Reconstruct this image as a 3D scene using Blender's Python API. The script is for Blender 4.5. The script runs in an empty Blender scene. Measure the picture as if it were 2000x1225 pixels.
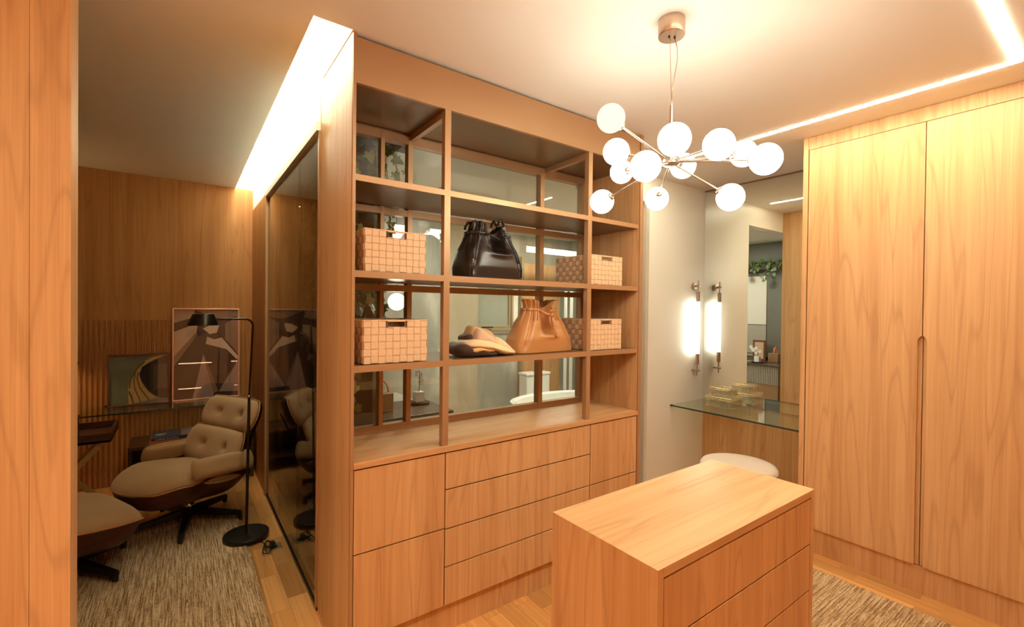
import bpy, bmesh, math, random
from mathutils import Vector, Matrix, noise

random.seed(7)
PI = math.pi
scene = bpy.context.scene
COL = scene.collection

# ------------------------------------------------------------------ camera
F_PX, W_PX, H_PX = 892.558, 2000.0, 1225.0
CAM_H = 1.5
v1 = Vector((2235 - 1000, 618 - 612.5, F_PX)).normalized()      # world +X seen by the camera (x right, y down, z forward)
v2 = Vector((355 - 1000, 597 - 612.5, F_PX)).normalized()       # world +Y
v3 = v1.cross(v2)
if v3.y > 0:
    v3 = -v3
Rm = Matrix((v1, v2, v3))                                        # world = Rm @ camera
right, down, fwd = Rm.col[0], Rm.col[1], Rm.col[2]
cam_data = bpy.data.cameras.new('camera')
cam_data.sensor_fit = 'HORIZONTAL'
cam_data.sensor_width = 36.0
cam_data.lens = F_PX / W_PX * 36.0
cam_data.clip_start = 0.02
cam = bpy.data.objects.new('camera', cam_data)
COL.objects.link(cam)
cm = Matrix.Identity(4)
for i in range(3):
    cm[i][0], cm[i][1], cm[i][2] = right[i], -down[i], -fwd[i]
cm.translation = (0, 0, CAM_H)
cam.matrix_world = cm
scene.camera = cam

# ------------------------------------------------------------------ world, exposure
world = bpy.data.worlds.new('night')
scene.world = world
world.use_nodes = True
world.node_tree.nodes['Background'].inputs[0].default_value = (0.05, 0.04, 0.03, 1)
world.node_tree.nodes['Background'].inputs[1].default_value = 0.05
vs = scene.view_settings
vs.view_transform = 'Standard'
vs.look = 'None'
vs.gamma = 1.0
vs.use_curve_mapping = False
vs.exposure = 1.72
scene.cycles.max_bounces = 10
scene.cycles.diffuse_bounces = 6
scene.cycles.glossy_bounces = 5
scene.cycles.transmission_bounces = 8
scene.cycles.transparent_max_bounces = 16
scene.cycles.caustics_reflective = False
scene.cycles.caustics_refractive = False
scene.cycles.sample_clamp_indirect = 6.0

# lamp strengths (the emitters themselves are built with their lamps below)
L_GLOBE = 7.2
L_GLOBE_DIM = 0.33
L_STRIP = 37.0
L_COVE = 11.5
L_SCONCE = 7.0
L_BATH_GLOBE = 5.0
L_BATH_PANEL = 26.0
L_LITSHELF = 4.5
C_WARM = (1.0, 0.95, 0.77)
C_STRIP = (1.0, 0.90, 0.66)
C_COVE = (1.0, 0.95, 0.70)
C_SCONCE = (1.0, 0.97, 0.80)

# ------------------------------------------------------------------ materials
MATS = {}

def new_mat(name):
    m = bpy.data.materials.new(name)
    m.use_nodes = True
    nt = m.node_tree
    b = nt.nodes['Principled BSDF']
    return m, nt, b

def N(nt, kind, **kw):
    n = nt.nodes.new(kind)
    for k, v in kw.items():
        setattr(n, k, v)
    return n

def plain(name, col, rough=0.5, metal=0.0, spec=0.5, bump=0.0, bscale=60.0, vary=0.0, coat=0.0, sheen=0.0):
    m, nt, b = new_mat(name)
    b.inputs['Base Color'].default_value = (*col, 1)
    b.inputs['Roughness'].default_value = rough
    b.inputs['Metallic'].default_value = metal
    b.inputs['Specular IOR Level'].default_value = spec
    b.inputs['Coat Weight'].default_value = coat
    b.inputs['Sheen Weight'].default_value = sheen
    tc = N(nt, 'ShaderNodeTexCoord')
    ns = N(nt, 'ShaderNodeTexNoise')
    ns.inputs['Scale'].default_value = bscale
    ns.inputs['Detail'].default_value = 3
    nt.links.new(tc.outputs['Object'], ns.inputs['Vector'])
    if bump:
        bp = N(nt, 'ShaderNodeBump')
        bp.inputs['Strength'].default_value = bump
        bp.inputs['Distance'].default_value = 0.004
        nt.links.new(ns.outputs['Fac'], bp.inputs['Height'])
        nt.links.new(bp.outputs['Normal'], b.inputs['Normal'])
    if vary:
        mx = N(nt, 'ShaderNodeMix', data_type='RGBA')
        mx.inputs[6].default_value = (*[c * (1 - vary) for c in col], 1)
        mx.inputs[7].default_value = (*[min(1, c * (1 + vary)) for c in col], 1)
        nt.links.new(ns.outputs['Fac'], mx.inputs[0])
        nt.links.new(mx.outputs[2], b.inputs['Base Color'])
    MATS[name] = m
    return m

def emit(name, col, strength):
    m = bpy.data.materials.new(name)
    m.use_nodes = True
    nt = m.node_tree
    nt.nodes.clear()
    e = N(nt, 'ShaderNodeEmission')
    e.inputs[0].default_value = (*col, 1)
    e.inputs[1].default_value = strength
    o = N(nt, 'ShaderNodeOutputMaterial')
    nt.links.new(e.outputs[0], o.inputs[0])
    MATS[name] = m
    return m

def wood(name, dark, mid, light, axis='z', rough=0.42, big=6.0, contour=66.0, line=0.34, per_object=False, spec=0.35, rough_var=0.0):
    m, nt, b = new_mat(name)
    lk = nt.links.new
    tc = N(nt, 'ShaderNodeTexCoord')
    src = tc.outputs['Object']
    if per_object:
        oi = N(nt, 'ShaderNodeObjectInfo')
        mul = N(nt, 'ShaderNodeVectorMath', operation='SCALE')
        mul.inputs[0].default_value = (13.0, 7.0, 3.0)
        lk(oi.outputs['Random'], mul.inputs[3])
        ad = N(nt, 'ShaderNodeVectorMath', operation='ADD')
        lk(src, ad.inputs[0]); lk(mul.outputs[0], ad.inputs[1])
        src = ad.outputs[0]
    ai = 'xyz'.index(axis)
    def mapped(k):
        mp = N(nt, 'ShaderNodeMapping')
        s = [1.0, 1.0, 1.0]; s[ai] = k
        mp.inputs['Scale'].default_value = s
        lk(src, mp.inputs['Vector'])
        return mp.outputs[0]
    def nz(vec, scale, detail, rg=0.5, dist=0.0):
        n = N(nt, 'ShaderNodeTexNoise')
        n.inputs['Scale'].default_value = scale
        n.inputs['Detail'].default_value = detail
        n.inputs['Roughness'].default_value = rg
        n.inputs['Distortion'].default_value = dist
        lk(vec, n.inputs['Vector'])
        return n.outputs['Fac']
    def math_(op, a, bb=None):
        n = N(nt, 'ShaderNodeMath', operation=op)
        for i, v in enumerate((a, bb)):
            if v is None: continue
            if isinstance(v, (int, float)): n.inputs[i].default_value = v
            else: lk(v, n.inputs[i])
        return n.outputs[0]
    n_big = nz(mapped(0.075), big, 2.0, 0.45, 0.15)
    n_tone = nz(mapped(0.03), 9.0, 1.0, 0.5)
    n_fine = nz(mapped(0.010), 260.0, 2.0, 0.7)
    n_mid = nz(mapped(0.02), 40.0, 2.0, 0.6)
    ring = math_('SINE', math_('MULTIPLY', n_big, contour))
    ring = math_('MULTIPLY', math_('ADD', ring, 1.0), 0.5)
    ring = math_('POWER', ring, 13.0)                       # thin dark growth lines
    base = math_('ADD', math_('MULTIPLY', n_tone, 0.62), math_('MULTIPLY', n_mid, 0.58))
    base = math_('SUBTRACT', base, 0.05)
    ramp = N(nt, 'ShaderNodeValToRGB')
    r = ramp.color_ramp
    r.elements[0].position = 0.36; r.elements[0].color = (*mid, 1)
    r.elements[1].position = 0.70; r.elements[1].color = (*light, 1)
    lk(base, ramp.inputs[0])
    mx = N(nt, 'ShaderNodeMix', data_type='RGBA')
    amt = math_('MULTIPLY', math_('ADD', math_('MULTIPLY', ring, line), math_('MULTIPLY', math_('POWER', n_fine, 3.0), 1.15)), 0.62)
    lk(amt, mx.inputs[0])
    lk(ramp.outputs[0], mx.inputs[6])
    mx.inputs[7].default_value = (*dark, 1)
    col = mx.outputs[2]
    if per_object:
        hsv = N(nt, 'ShaderNodeHueSaturation')
        mr = N(nt, 'ShaderNodeMapRange')
        mr.inputs[3].default_value = 0.74; mr.inputs[4].default_value = 1.28
        lk(oi.outputs['Random'], mr.inputs[0]); lk(mr.outputs[0], hsv.inputs['Value'])
        lk(col, hsv.inputs['Color'])
        col = hsv.outputs[0]
    lk(col, b.inputs['Base Color'])
    b.inputs['Roughness'].default_value = rough
    b.inputs['Specular IOR Level'].default_value = spec
    bp = N(nt, 'ShaderNodeBump')
    bp.inputs['Strength'].default_value = 0.06
    bp.inputs['Distance'].default_value = 0.002
    lk(n_fine, bp.inputs['Height']); lk(bp.outputs['Normal'], b.inputs['Normal'])
    MATS[name] = m
    return m

def glass(name, tint=(0.9, 0.95, 0.92), ior=1.5, rough=0.0, tint_r=(1, 1, 1)):
    """flat sheet glass: each surface mirrors by Fresnel and lets the rest through, tinted"""
    m = bpy.data.materials.new(name)
    m.use_nodes = True
    nt = m.node_tree
    nt.nodes.clear()
    lk = nt.links.new
    geo = N(nt, 'ShaderNodeNewGeometry')
    mi = N(nt, 'ShaderNodeMapRange')
    mi.inputs[3].default_value = ior; mi.inputs[4].default_value = 1 / ior
    lk(geo.outputs['Backfacing'], mi.inputs[0])
    fr = N(nt, 'ShaderNodeFresnel')
    lk(mi.outputs[0], fr.inputs['IOR'])
    tr = N(nt, 'ShaderNodeBsdfTransparent'); tr.inputs[0].default_value = (*tint, 1)
    gl = N(nt, 'ShaderNodeBsdfGlossy'); gl.inputs['Roughness'].default_value = rough
    gl.inputs['Color'].default_value = (*tint_r, 1)
    mx = N(nt, 'ShaderNodeMixShader')
    lk(fr.outputs[0], mx.inputs[0]); lk(tr.outputs[0], mx.inputs[1]); lk(gl.outputs[0], mx.inputs[2])
    o = N(nt, 'ShaderNodeOutputMaterial')
    lk(mx.outputs[0], o.inputs[0])
    MATS[name] = m
    return m

W_D, W_M, W_L = (0.27, 0.115, 0.038), (0.555, 0.30, 0.128), (0.70, 0.425, 0.205)
wood('wood_v', W_D, W_M, W_L, 'z')
wood('wood_h', W_D, W_M, W_L, 'x', rough=0.36)
wood('wood_lounge', (0.20, 0.070, 0.016), (0.46, 0.20, 0.058), (0.58, 0.275, 0.088), 'z', rough=0.45)
wood('plank', (0.26, 0.10, 0.022), (0.54, 0.25, 0.072), (0.70, 0.38, 0.13), 'y', rough=0.3, big=9.0, contour=18, line=0.25, per_object=True)
wood('dark_wood', (0.02, 0.008, 0.004), (0.07, 0.028, 0.012), (0.11, 0.045, 0.02), 'x', rough=0.4)
wood('shell_wood', (0.02, 0.005, 0.002), (0.055, 0.013, 0.006), (0.085, 0.022, 0.009), 'x', rough=0.32, big=7)
wood('ply_edge', (0.25, 0.10, 0.03), (0.45, 0.2, 0.07), (0.55, 0.27, 0.1), 'x', rough=0.4)
plain('plaster', (0.80, 0.785, 0.735), 0.85, bump=0.02, bscale=200)
plain('cove_plaster', (0.86, 0.84, 0.78), 0.8, bump=0.02, bscale=200)
plain('wall_paint', (0.84, 0.83, 0.75), 0.33, bump=0.01, bscale=150)
plain('jamb_grey', (0.42, 0.37, 0.29), 0.45)
plain('bronze', (0.45, 0.27, 0.14), 0.36, metal=0.35, bump=0.02, bscale=300)
plain('bronze_shelf', (0.20, 0.115, 0.055), 0.3, metal=0.25, bump=0.02, bscale=300)  # bronze with dark reflections put into the shelf colour; also the mirror trim
plain('groove', (0.02, 0.008, 0.004), 0.8)  # shade of the gaps between fronts, put into a near-black colour
plain('steel_rose', (0.55, 0.40, 0.31), 0.25, metal=0.95)
plain('nickel', (0.42, 0.35, 0.29), 0.3, metal=0.9)
plain('black_metal', (0.012, 0.011, 0.010), 0.38, metal=0.5)
plain('lamp_metal', (0.035, 0.026, 0.016), 0.3, metal=0.75)
plain('lamp_base', (0.02, 0.016, 0.013), 0.45, metal=0.4)
plain('black_rubber', (0.01, 0.009, 0.008), 0.6)
plain('fabric', (0.46, 0.295, 0.14), 0.95, bump=0.35, bscale=420, vary=0.14, sheen=0.2)
plain('piping', (0.36, 0.25, 0.14), 0.9)
plain('chrome', (0.7, 0.66, 0.6), 0.15, metal=1.0)
plain('leather_black', (0.018, 0.011, 0.009), 0.33, bump=0.06, bscale=240, spec=0.6)
plain('leather_tan', (0.50, 0.235, 0.085), 0.38, bump=0.06, bscale=240, spec=0.5, vary=0.06)
plain('leather_tan_in', (0.16, 0.07, 0.025), 0.7)
plain('strap', (0.72, 0.51, 0.32), 0.55, bump=0.12, bscale=300, vary=0.10)
plain('strap_shaded', (0.52, 0.30, 0.165), 0.55, bump=0.12, bscale=300, vary=0.10)  # strap colour darkened to put shade on the baskets' left sides
plain('basket_in', (0.30, 0.15, 0.07), 0.8)
plain('cream_cloth', (0.80, 0.60, 0.36), 0.9, bump=0.25, bscale=500, sheen=0.3)
plain('pink_cloth', (0.66, 0.46, 0.31), 0.9, bump=0.25, bscale=500, sheen=0.3)
plain('tan_cloth', (0.60, 0.38, 0.16), 0.9, bump=0.25, bscale=500, sheen=0.3)
plain('brown_cloth', (0.055, 0.022, 0.014), 0.9, bump=0.25, bscale=500, sheen=0.3)
plain('stool_fabric', (0.74, 0.62, 0.49), 0.9, bump=0.2, bscale=300, sheen=0.3, vary=0.05)
plain('stool_leather', (0.55, 0.36, 0.22), 0.7)
plain('brass', (0.78, 0.55, 0.22), 0.25, metal=0.95)
plain('porcelain', (0.86, 0.85, 0.80), 0.12)
plain('stone_grey', (0.40, 0.36, 0.30), 0.5, bump=0.1, bscale=30, vary=0.12)
plain('dark_slab', (0.10, 0.06, 0.04), 0.25, vary=0.15, bscale=12)
plain('leaf', (0.10, 0.175, 0.04), 0.45, vary=0.35, bscale=25)
plain('leaf_pale', (0.34, 0.38, 0.14), 0.5, vary=0.3, bscale=25)
plain('stem', (0.10, 0.07, 0.03), 0.8)
plain('soil_pot', (0.09, 0.06, 0.045), 0.8)
plain('garden_dark', (0.045, 0.035, 0.022), 0.8, vary=0.3, bscale=8)
plain('alu_frame', (0.42, 0.32, 0.18), 0.4, metal=0.3)
plain('white_trim', (0.80, 0.77, 0.68), 0.5)
plain('frosted', (0.33, 0.33, 0.26), 0.5)
plain('bath_floor', (0.55, 0.50, 0.42), 0.4, vary=0.1, bscale=5)
plain('bath_ceiling', (0.82, 0.79, 0.70), 0.8)
plain('bath_dark_wall', (0.17, 0.16, 0.125), 0.5, vary=0.15, bscale=6)
plain('orange_leather', (0.75, 0.22, 0.04), 0.45)
plain('carton', (0.36, 0.20, 0.09), 0.6)
plain('petal', (0.85, 0.82, 0.75), 0.6)
plain('paper', (0.75, 0.70, 0.60), 0.8)
plain('cover_blue', (0.06, 0.07, 0.13), 0.3, vary=0.5, bscale=30)
plain('cover_grey', (0.25, 0.22, 0.2), 0.3, vary=0.4, bscale=40)
plain('cover_orange', (0.65, 0.16, 0.035), 0.4)
plain('ink_white', (0.8, 0.77, 0.7), 0.6)
plain('frame_rose', (0.75, 0.47, 0.33), 0.3, metal=0.7)
plain('frame_brown', (0.20, 0.065, 0.028), 0.4)
plain('art_dark', (0.07, 0.031, 0.022), 0.7, vary=0.3, bscale=9)
plain('art_tan', (0.651, 0.442, 0.279), 0.7, vary=0.12, bscale=30)
plain('art_cream', (0.806, 0.581, 0.388), 0.7, vary=0.1, bscale=30)
plain('art_mid', (0.326, 0.178, 0.109), 0.7, vary=0.15, bscale=20)
plain('art_pink', (0.48, 0.295, 0.225), 0.7, vary=0.12, bscale=25)
plain('art_teal', (0.22, 0.235, 0.15), 0.7, vary=0.45, bscale=7)
plain('art_black', (0.018, 0.014, 0.010), 0.6, vary=0.3, bscale=12)
plain('art_gold', (0.66, 0.43, 0.17), 0.7, vary=0.15, bscale=40)
plain('art_goldd', (0.20, 0.10, 0.03), 0.7)
plain('art_greyp', (0.10, 0.085, 0.06), 0.7, vary=0.2, bscale=10)
plain('outlet_metal', (0.40, 0.31, 0.17), 0.35, metal=0.8)
plain('leg_wood', (0.50, 0.35, 0.13), 0.5)
glass('pane_glass', (0.93, 0.94, 0.90))
glass('partition_glass', (0.72, 0.66, 0.54))
glass('shelf_glass', (0.86, 0.93, 0.88))
glass('picture_glass', (0.97, 0.97, 0.97))
glass('box_glass', (0.95, 0.97, 0.95))
m, nt, b = new_mat('ribbed_glass'); MATS['ribbed_glass'] = m
b.inputs['Base Color'].default_value = (0.93, 0.97, 0.94, 1); b.inputs['Roughness'].default_value = 0.04
b.inputs['Transmission Weight'].default_value = 1.0; b.inputs['IOR'].default_value = 1.46
plain('glass_edge', (0.03, 0.05, 0.04), 0.15)
# silvered mirror
m, nt, b = new_mat('mirror'); MATS['mirror'] = m
b.inputs['Base Color'].default_value = (0.84, 0.86, 0.80, 1); b.inputs['Metallic'].default_value = 1.0; b.inputs['Roughness'].default_value = 0.0
emit('globe_light', C_WARM, L_GLOBE)
emit('globe_soft', (0.98, 1.0, 0.80), L_GLOBE_DIM)
emit('strip_light', C_STRIP, L_STRIP)
emit('cove_light', C_COVE, L_COVE)
emit('sconce_light', C_SCONCE, L_SCONCE)
emit('bath_globe', (1, 0.95, 0.84), L_BATH_GLOBE)
emit('bath_panel', (1.0, 0.985, 0.87), L_BATH_PANEL)
emit('assumed_lamp_bulb', (1, 0.66, 0.30), 80.0)  # bulb of the assumed, unseen lamp behind the wall end
emit('litshelf_light', (1, 0.62, 0.32), L_LITSHELF)

def marble(name, a, bcol, veins):
    m, nt, b = new_mat(name)
    lk = nt.links.new
    tc = N(nt, 'ShaderNodeTexCoord')
    mp = N(nt, 'ShaderNodeMapping'); mp.inputs['Rotation'].default_value = (0.3, 0.5, 0.2); mp.inputs['Scale'].default_value = (1, 1, 0.35)
    n1 = N(nt, 'ShaderNodeTexNoise'); n1.inputs['Scale'].default_value = 3.0; n1.inputs['Detail'].default_value = 6; n1.inputs['Distortion'].default_value = 1.2
    r = N(nt, 'ShaderNodeValToRGB')
    r.color_ramp.elements[0].position = 0.42; r.color_ramp.elements[0].color = (*a, 1)
    r.color_ramp.elements[1].position = 0.72; r.color_ramp.elements[1].color = (*veins, 1)
    e = r.color_ramp.elements.new(0.56); e.color = (*bcol, 1)
    lk(tc.outputs['Object'], mp.inputs[0]); lk(mp.outputs[0], n1.inputs['Vector']); lk(n1.outputs['Fac'], r.inputs[0]); lk(r.outputs[0], b.inputs['Base Color'])
    b.inputs['Roughness'].default_value = 0.3
    MATS[name] = m
marble('marble', (0.33, 0.33, 0.275), (0.41, 0.405, 0.34), (0.60, 0.59, 0.51))
marble('marble_beige', (0.44, 0.37, 0.26), (0.48, 0.41, 0.29), (0.56, 0.49, 0.36))

def rug_mat(name, c1, c2, c3, along):
    m, nt, b = new_mat(name)
    lk = nt.links.new
    tc = N(nt, 'ShaderNodeTexCoord')
    mp = N(nt, 'ShaderNodeMapping')
    mp.inputs['Scale'].default_value = (1, 0.035, 1) if along == 'y' else (0.035, 1, 1)
    n1 = N(nt, 'ShaderNodeTexNoise'); n1.inputs['Scale'].default_value = 170; n1.inputs['Detail'].default_value = 2; n1.inputs['Roughness'].default_value = 0.7
    n2 = N(nt, 'ShaderNodeTexNoise'); n2.inputs['Scale'].default_value = 190; n2.inputs['Detail'].default_value = 1
    n3 = N(nt, 'ShaderNodeTexNoise'); n3.inputs['Scale'].default_value = 4; n3.inputs['Detail'].default_value = 1
    lk(tc.outputs['Object'], mp.inputs[0]); lk(mp.outputs[0], n1.inputs['Vector']); lk(tc.outputs['Object'], n2.inputs['Vector']); lk(tc.outputs['Object'], n3.inputs['Vector'])
    a = N(nt, 'ShaderNodeMath', operation='MULTIPLY_ADD'); a.inputs[1].default_value = 0.36
    lk(n2.outputs['Fac'], a.inputs[0]); lk(n1.outputs['Fac'], a.inputs[2])
    a2 = N(nt, 'ShaderNodeMath', operation='MULTIPLY_ADD'); a2.inputs[1].default_value = 0.12
    lk(n3.outputs['Fac'], a2.inputs[0]); lk(a.outputs[0], a2.inputs[2])
    r = N(nt, 'ShaderNodeValToRGB')
    r.color_ramp.elements[0].position = 0.60; r.color_ramp.elements[0].color = (*c1, 1)
    r.color_ramp.elements[1].position = 0.88; r.color_ramp.elements[1].color = (*c3, 1)
    e = r.color_ramp.elements.new(0.74); e.color = (*c2, 1)
    lk(a2.outputs[0], r.inputs[0]); lk(r.outputs[0], b.inputs['Base Color'])
    b.inputs['Roughness'].default_value = 0.95
    b.inputs['Specular IOR Level'].default_value = 0.1
    bp = N(nt, 'ShaderNodeBump'); bp.inputs['Strength'].default_value = 0.9; bp.inputs['Distance'].default_value = 0.006
    lk(a.outputs[0], bp.inputs['Height']); lk(bp.outputs['Normal'], b.inputs['Normal'])
    MATS[name] = m
rug_mat('rug_weave', (0.27, 0.155, 0.07), (0.60, 0.42, 0.23), (0.86, 0.68, 0.43), 'y')
rug_mat('rug_weave_x', (0.22, 0.125, 0.055), (0.46, 0.31, 0.165), (0.70, 0.52, 0.31), 'x')

# ------------------------------------------------------------------ geometry helpers
class MB:
    """collects boxes, tubes, lathes and grids into one mesh"""
    def __init__(s):
        s.v, s.f = [], []
    def add(s, vs_, fs_):
        o = len(s.v)
        s.v += [tuple(p) for p in vs_]
        s.f += [tuple(i + o for i in f) for f in fs_]
        return s
    def box(s, x0, x1, y0, y1, z0, z1, M=None):
        if x0 > x1: x0, x1 = x1, x0
        if y0 > y1: y0, y1 = y1, y0
        if z0 > z1: z0, z1 = z1, z0
        P = [Vector((x, y, z)) for z in (z0, z1) for y in (y0, y1) for x in (x0, x1)]
        if M is not None: P = [M @ p for p in P]
        return s.add(P, [(0, 2, 3, 1), (4, 5, 7, 6), (0, 1, 5, 4), (2, 6, 7, 3), (0, 4, 6, 2), (1, 3, 7, 5)])
    def tube(s, pts, r, n=10, closed=False, flat=None):
        pts = [Vector(p) for p in pts]
        k = len(pts)
        rr = r if isinstance(r, (list, tuple)) else [r] * k
        V, Fc = [], []
        up = None
        for i, p in enumerate(pts):
            if closed: t = (pts[(i + 1) % k] - pts[i - 1])
            else: t = pts[min(i + 1, k - 1)] - pts[max(i - 1, 0)]
            t = t.normalized() if t.length > 1e-9 else Vector((0, 0, 1))
            if up is None:
                up = Vector((0, 0, 1)) if abs(t.z) < 0.9 else Vector((1, 0, 0))
            a = (up - t * up.dot(t))
            a = a.normalized() if a.length > 1e-6 else t.orthogonal().normalized()
            b_ = t.cross(a)
            up = a
            for j in range(n):
                th = 2 * PI * j / n
                ca, sb = math.cos(th) * rr[i], math.sin(th) * rr[i]
                if flat: ca *= flat
                V.append(p + a * ca + b_ * sb)
        m_ = k if closed else k - 1
        for i in range(m_):
            for j in range(n):
                i2 = (i + 1) % k
                Fc.append((i * n + j, i * n + (j + 1) % n, i2 * n + (j + 1) % n, i2 * n + j))
        if not closed:
            Fc.append(tuple(range(n - 1, -1, -1)))
            Fc.append(tuple((k - 1) * n + j for j in range(n)))
        return s.add(V, Fc)
    def lathe(s, prof, c=(0, 0, 0), n=32, M=None):
        """prof: (r, z) list; ends closed on the axis if r == 0"""
        V, Fc, rows = [], [], []
        for r, z in prof:
            if r < 1e-7:
                rows.append([len(V)]); V.append(Vector((0, 0, z)))
            else:
                rows.append(list(range(len(V), len(V) + n)))
                V += [Vector((r * math.cos(2 * PI * j / n), r * math.sin(2 * PI * j / n), z)) for j in range(n)]
        for a, b_ in zip(rows, rows[1:]):
            for j in range(n):
                j2 = (j + 1) % n
                if len(a) == 1 and len(b_) == 1: continue
                if len(a) == 1: Fc.append((a[0], b_[j2], b_[j]))
                elif len(b_) == 1: Fc.append((a[j], a[j2], b_[0]))
                else: Fc.append((a[j], a[j2], b_[j2], b_[j]))
        V = [(M @ p if M is not None else p) + Vector(c) for p in V]
        return s.add(V, Fc)
    def sphere(s, c, r, n=24, m_=14):
        prof = [(max(0.0, r * math.sin(PI * i / m_)), -r * math.cos(PI * i / m_)) for i in range(m_ + 1)]
        prof[0] = (0, -r); prof[-1] = (0, r)
        return s.lathe(prof, c, n)
    def grid(s, fn, nu, nv, wrap_u=False):
        V = [fn(i / (nu if wrap_u else nu - 1), j / (nv - 1)) for j in range(nv) for i in range(nu)]
        Fc = []
        for j in range(nv - 1):
            for i in range(nu if wrap_u else nu - 1):
                i2 = (i + 1) % nu
                Fc.append((j * nu + i, j * nu + i2, (j + 1) * nu + i2, (j + 1) * nu + i))
        return s.add(V, Fc)
    def prism(s, poly, fn0, fn1):
        """poly: 2D outline, fn0/fn1 map it to the two 3D caps"""
        n = len(poly)
        V = [fn0(*p) for p in poly] + [fn1(*p) for p in poly]
        Fc = [tuple(range(n - 1, -1, -1)), tuple(range(n, 2 * n))]
        Fc += [(i, (i + 1) % n, n + (i + 1) % n, n + i) for i in range(n)]
        return s.add(V, Fc)

def mesh_of(name, mb):
    me = bpy.data.meshes.new(name)
    me.from_pydata([tuple(p) for p in mb.v], [], mb.f)
    bm_ = bmesh.new(); bm_.from_mesh(me)
    bmesh.ops.recalc_face_normals(bm_, faces=bm_.faces[:])
    bm_.to_mesh(me); bm_.free()
    me.update()
    return me

def obj(name, mb, mat, parent=None, smooth=False, bevel=0.0, local=False, subsurf=0, solid=0.0, me=None):
    if me is None:
        me = mesh_of(name, mb)
        if mat: me.materials.append(MATS[mat])
        if smooth:
            me.shade_smooth()
            if smooth == 'auto':
                me.set_sharp_from_angle(angle=math.radians(40))
    o = bpy.data.objects.new(name, me)
    COL.objects.link(o)
    if parent is not None:
        o.parent = parent
        if not local:
            o.matrix_parent_inverse = world_of(parent).inverted()
    if solid:
        md = o.modifiers.new('Solid', 'SOLIDIFY'); md.thickness = solid; md.offset = -1
    if bevel:
        md = o.modifiers.new('Bevel', 'BEVEL'); md.width = bevel; md.segments = 2; md.limit_method = 'ANGLE'; md.angle_limit = math.radians(40)
    if subsurf:
        md = o.modifiers.new('Sub', 'SUBSURF'); md.levels = subsurf; md.render_levels = subsurf
    return o

def world_of(o):
    m = o.matrix_basis.copy()
    if o.parent is not None:
        m = world_of(o.parent) @ o.matrix_parent_inverse @ m
    return m

def thing(name, label, cat, loc=(0, 0, 0), rotz=0.0, group=None):
    o = bpy.data.objects.new(name, None)
    o.empty_display_size = 0.05
    COL.objects.link(o)
    o.location = loc; o.rotation_euler = (0, 0, rotz)
    return tag(o, label, cat, group)

def tag(o, label, cat, group=None):
    o['label'] = label; o['category'] = cat
    if group: o['group'] = group
    return o

def struct(name, mb, mat, parent=None, **kw):
    o = obj(name, mb, mat, parent, **kw)
    if parent is None: o['kind'] = 'structure'
    return o

def sroot(name, loc=(0, 0, 0)):
    o = bpy.data.objects.new(name, None)
    COL.objects.link(o); o.location = loc; o['kind'] = 'structure'
    return o

def B(*a):
    return MB().box(*a)

def stuff(o):
    o['kind'] = 'stuff'
    return o

# ------------------------------------------------------------------ the setting
CEIL = 2.6
Y_BK = 1.86          # front of the shelving
Y_WIN = 2.27         # interior window behind the shelving
X_PART = 0.545       # glass partition plane
Y_BACK = 4.98        # lounge rear wall
Y_VAN = 2.37         # wall with the sconce
X_MIR = 3.886        # mirror plane
X_WARD = 3.19        # wardrobe doors
X_L, Y_N = -2.0, -1.6

floor = struct('floor', B(X_L, 4.7, Y_N, 5.05, -0.06, -0.012), 'plank')
# single parquet blocks where the boards can be told apart
blk_w, blk_l = 0.093, 0.36
pm = MB().box(0.0006, blk_w - 0.0006, 0.0006, blk_l - 0.0006, -0.012, 0.0)
plank_me = mesh_of('plank', pm); plank_me.materials.append(MATS['plank'])
def plank_zone(x0, x1, y0, y1):
    i0 = math.floor((x0 - 0.354) / blk_w)
    i1 = math.ceil((x1 - 0.354) / blk_w)
    for i in range(i0, i1):
        off = (-0.08 + (0.09 if i % 2 else 0.0) + 0.36 * ((i * 0.37) % 1.0 > 0.5) * 0.5)
        j0 = math.floor((y0 - 2.55 - off) / blk_l); j1 = math.ceil((y1 - 2.55 - off) / blk_l)
        for j in range(j0, j1):
            o = obj('plank', None, None, floor, me=plank_me)
            o.location = (0.354 + i * blk_w, 2.55 + off + j * blk_l, 0)
plank_zone(0.26, 0.55, 1.95, 4.95)
plank_zone(0.62, 2.86, 1.15, 1.90)
plank_zone(2.87, 3.25, 0.1, 2.35)
struct('floor_underlay', B(X_L, 4.7, Y_N, 5.05, -0.10, -0.06), 'plank')
fx = MB().box(X_L, 0.26, Y_N, 5.05, -0.012, -0.0015).box(0.55, 3.3, Y_N, 1.0, -0.012, -0.0015)
struct('floor_margin', fx, 'plank')
struct('floor_bathroom', B(0.60, 4.7, 2.36, 5.0, -0.012, 0.01), 'bath_floor')

SX0, SX1, SY0 = 0.40, X_PART, 1.852
cm_ = MB()
cm_.box(X_L, SX0, Y_N, 5.05, CEIL, CEIL + 0.22)
cm_.box(SX1, 4.7, Y_N, Y_WIN + 0.05, CEIL, CEIL + 0.22)
cm_.box(SX0, SX1, Y_N, SY0, CEIL, CEIL + 0.22)
cm_.box(SX1 + 0.055, 4.7, Y_WIN + 0.05, 5.05, CEIL, CEIL + 0.22)
cm_.box(SX0, SX1 + 0.055, 4.985, 5.05, CEIL, CEIL + 0.22)
struct('ceiling', cm_, 'plaster')
struct('ceiling_cove', B(SX0 - 0.02, SX1 + 0.08, SY0 - 0.02, 5.05, CEIL + 0.17, CEIL + 0.22), 'cove_plaster')
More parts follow.
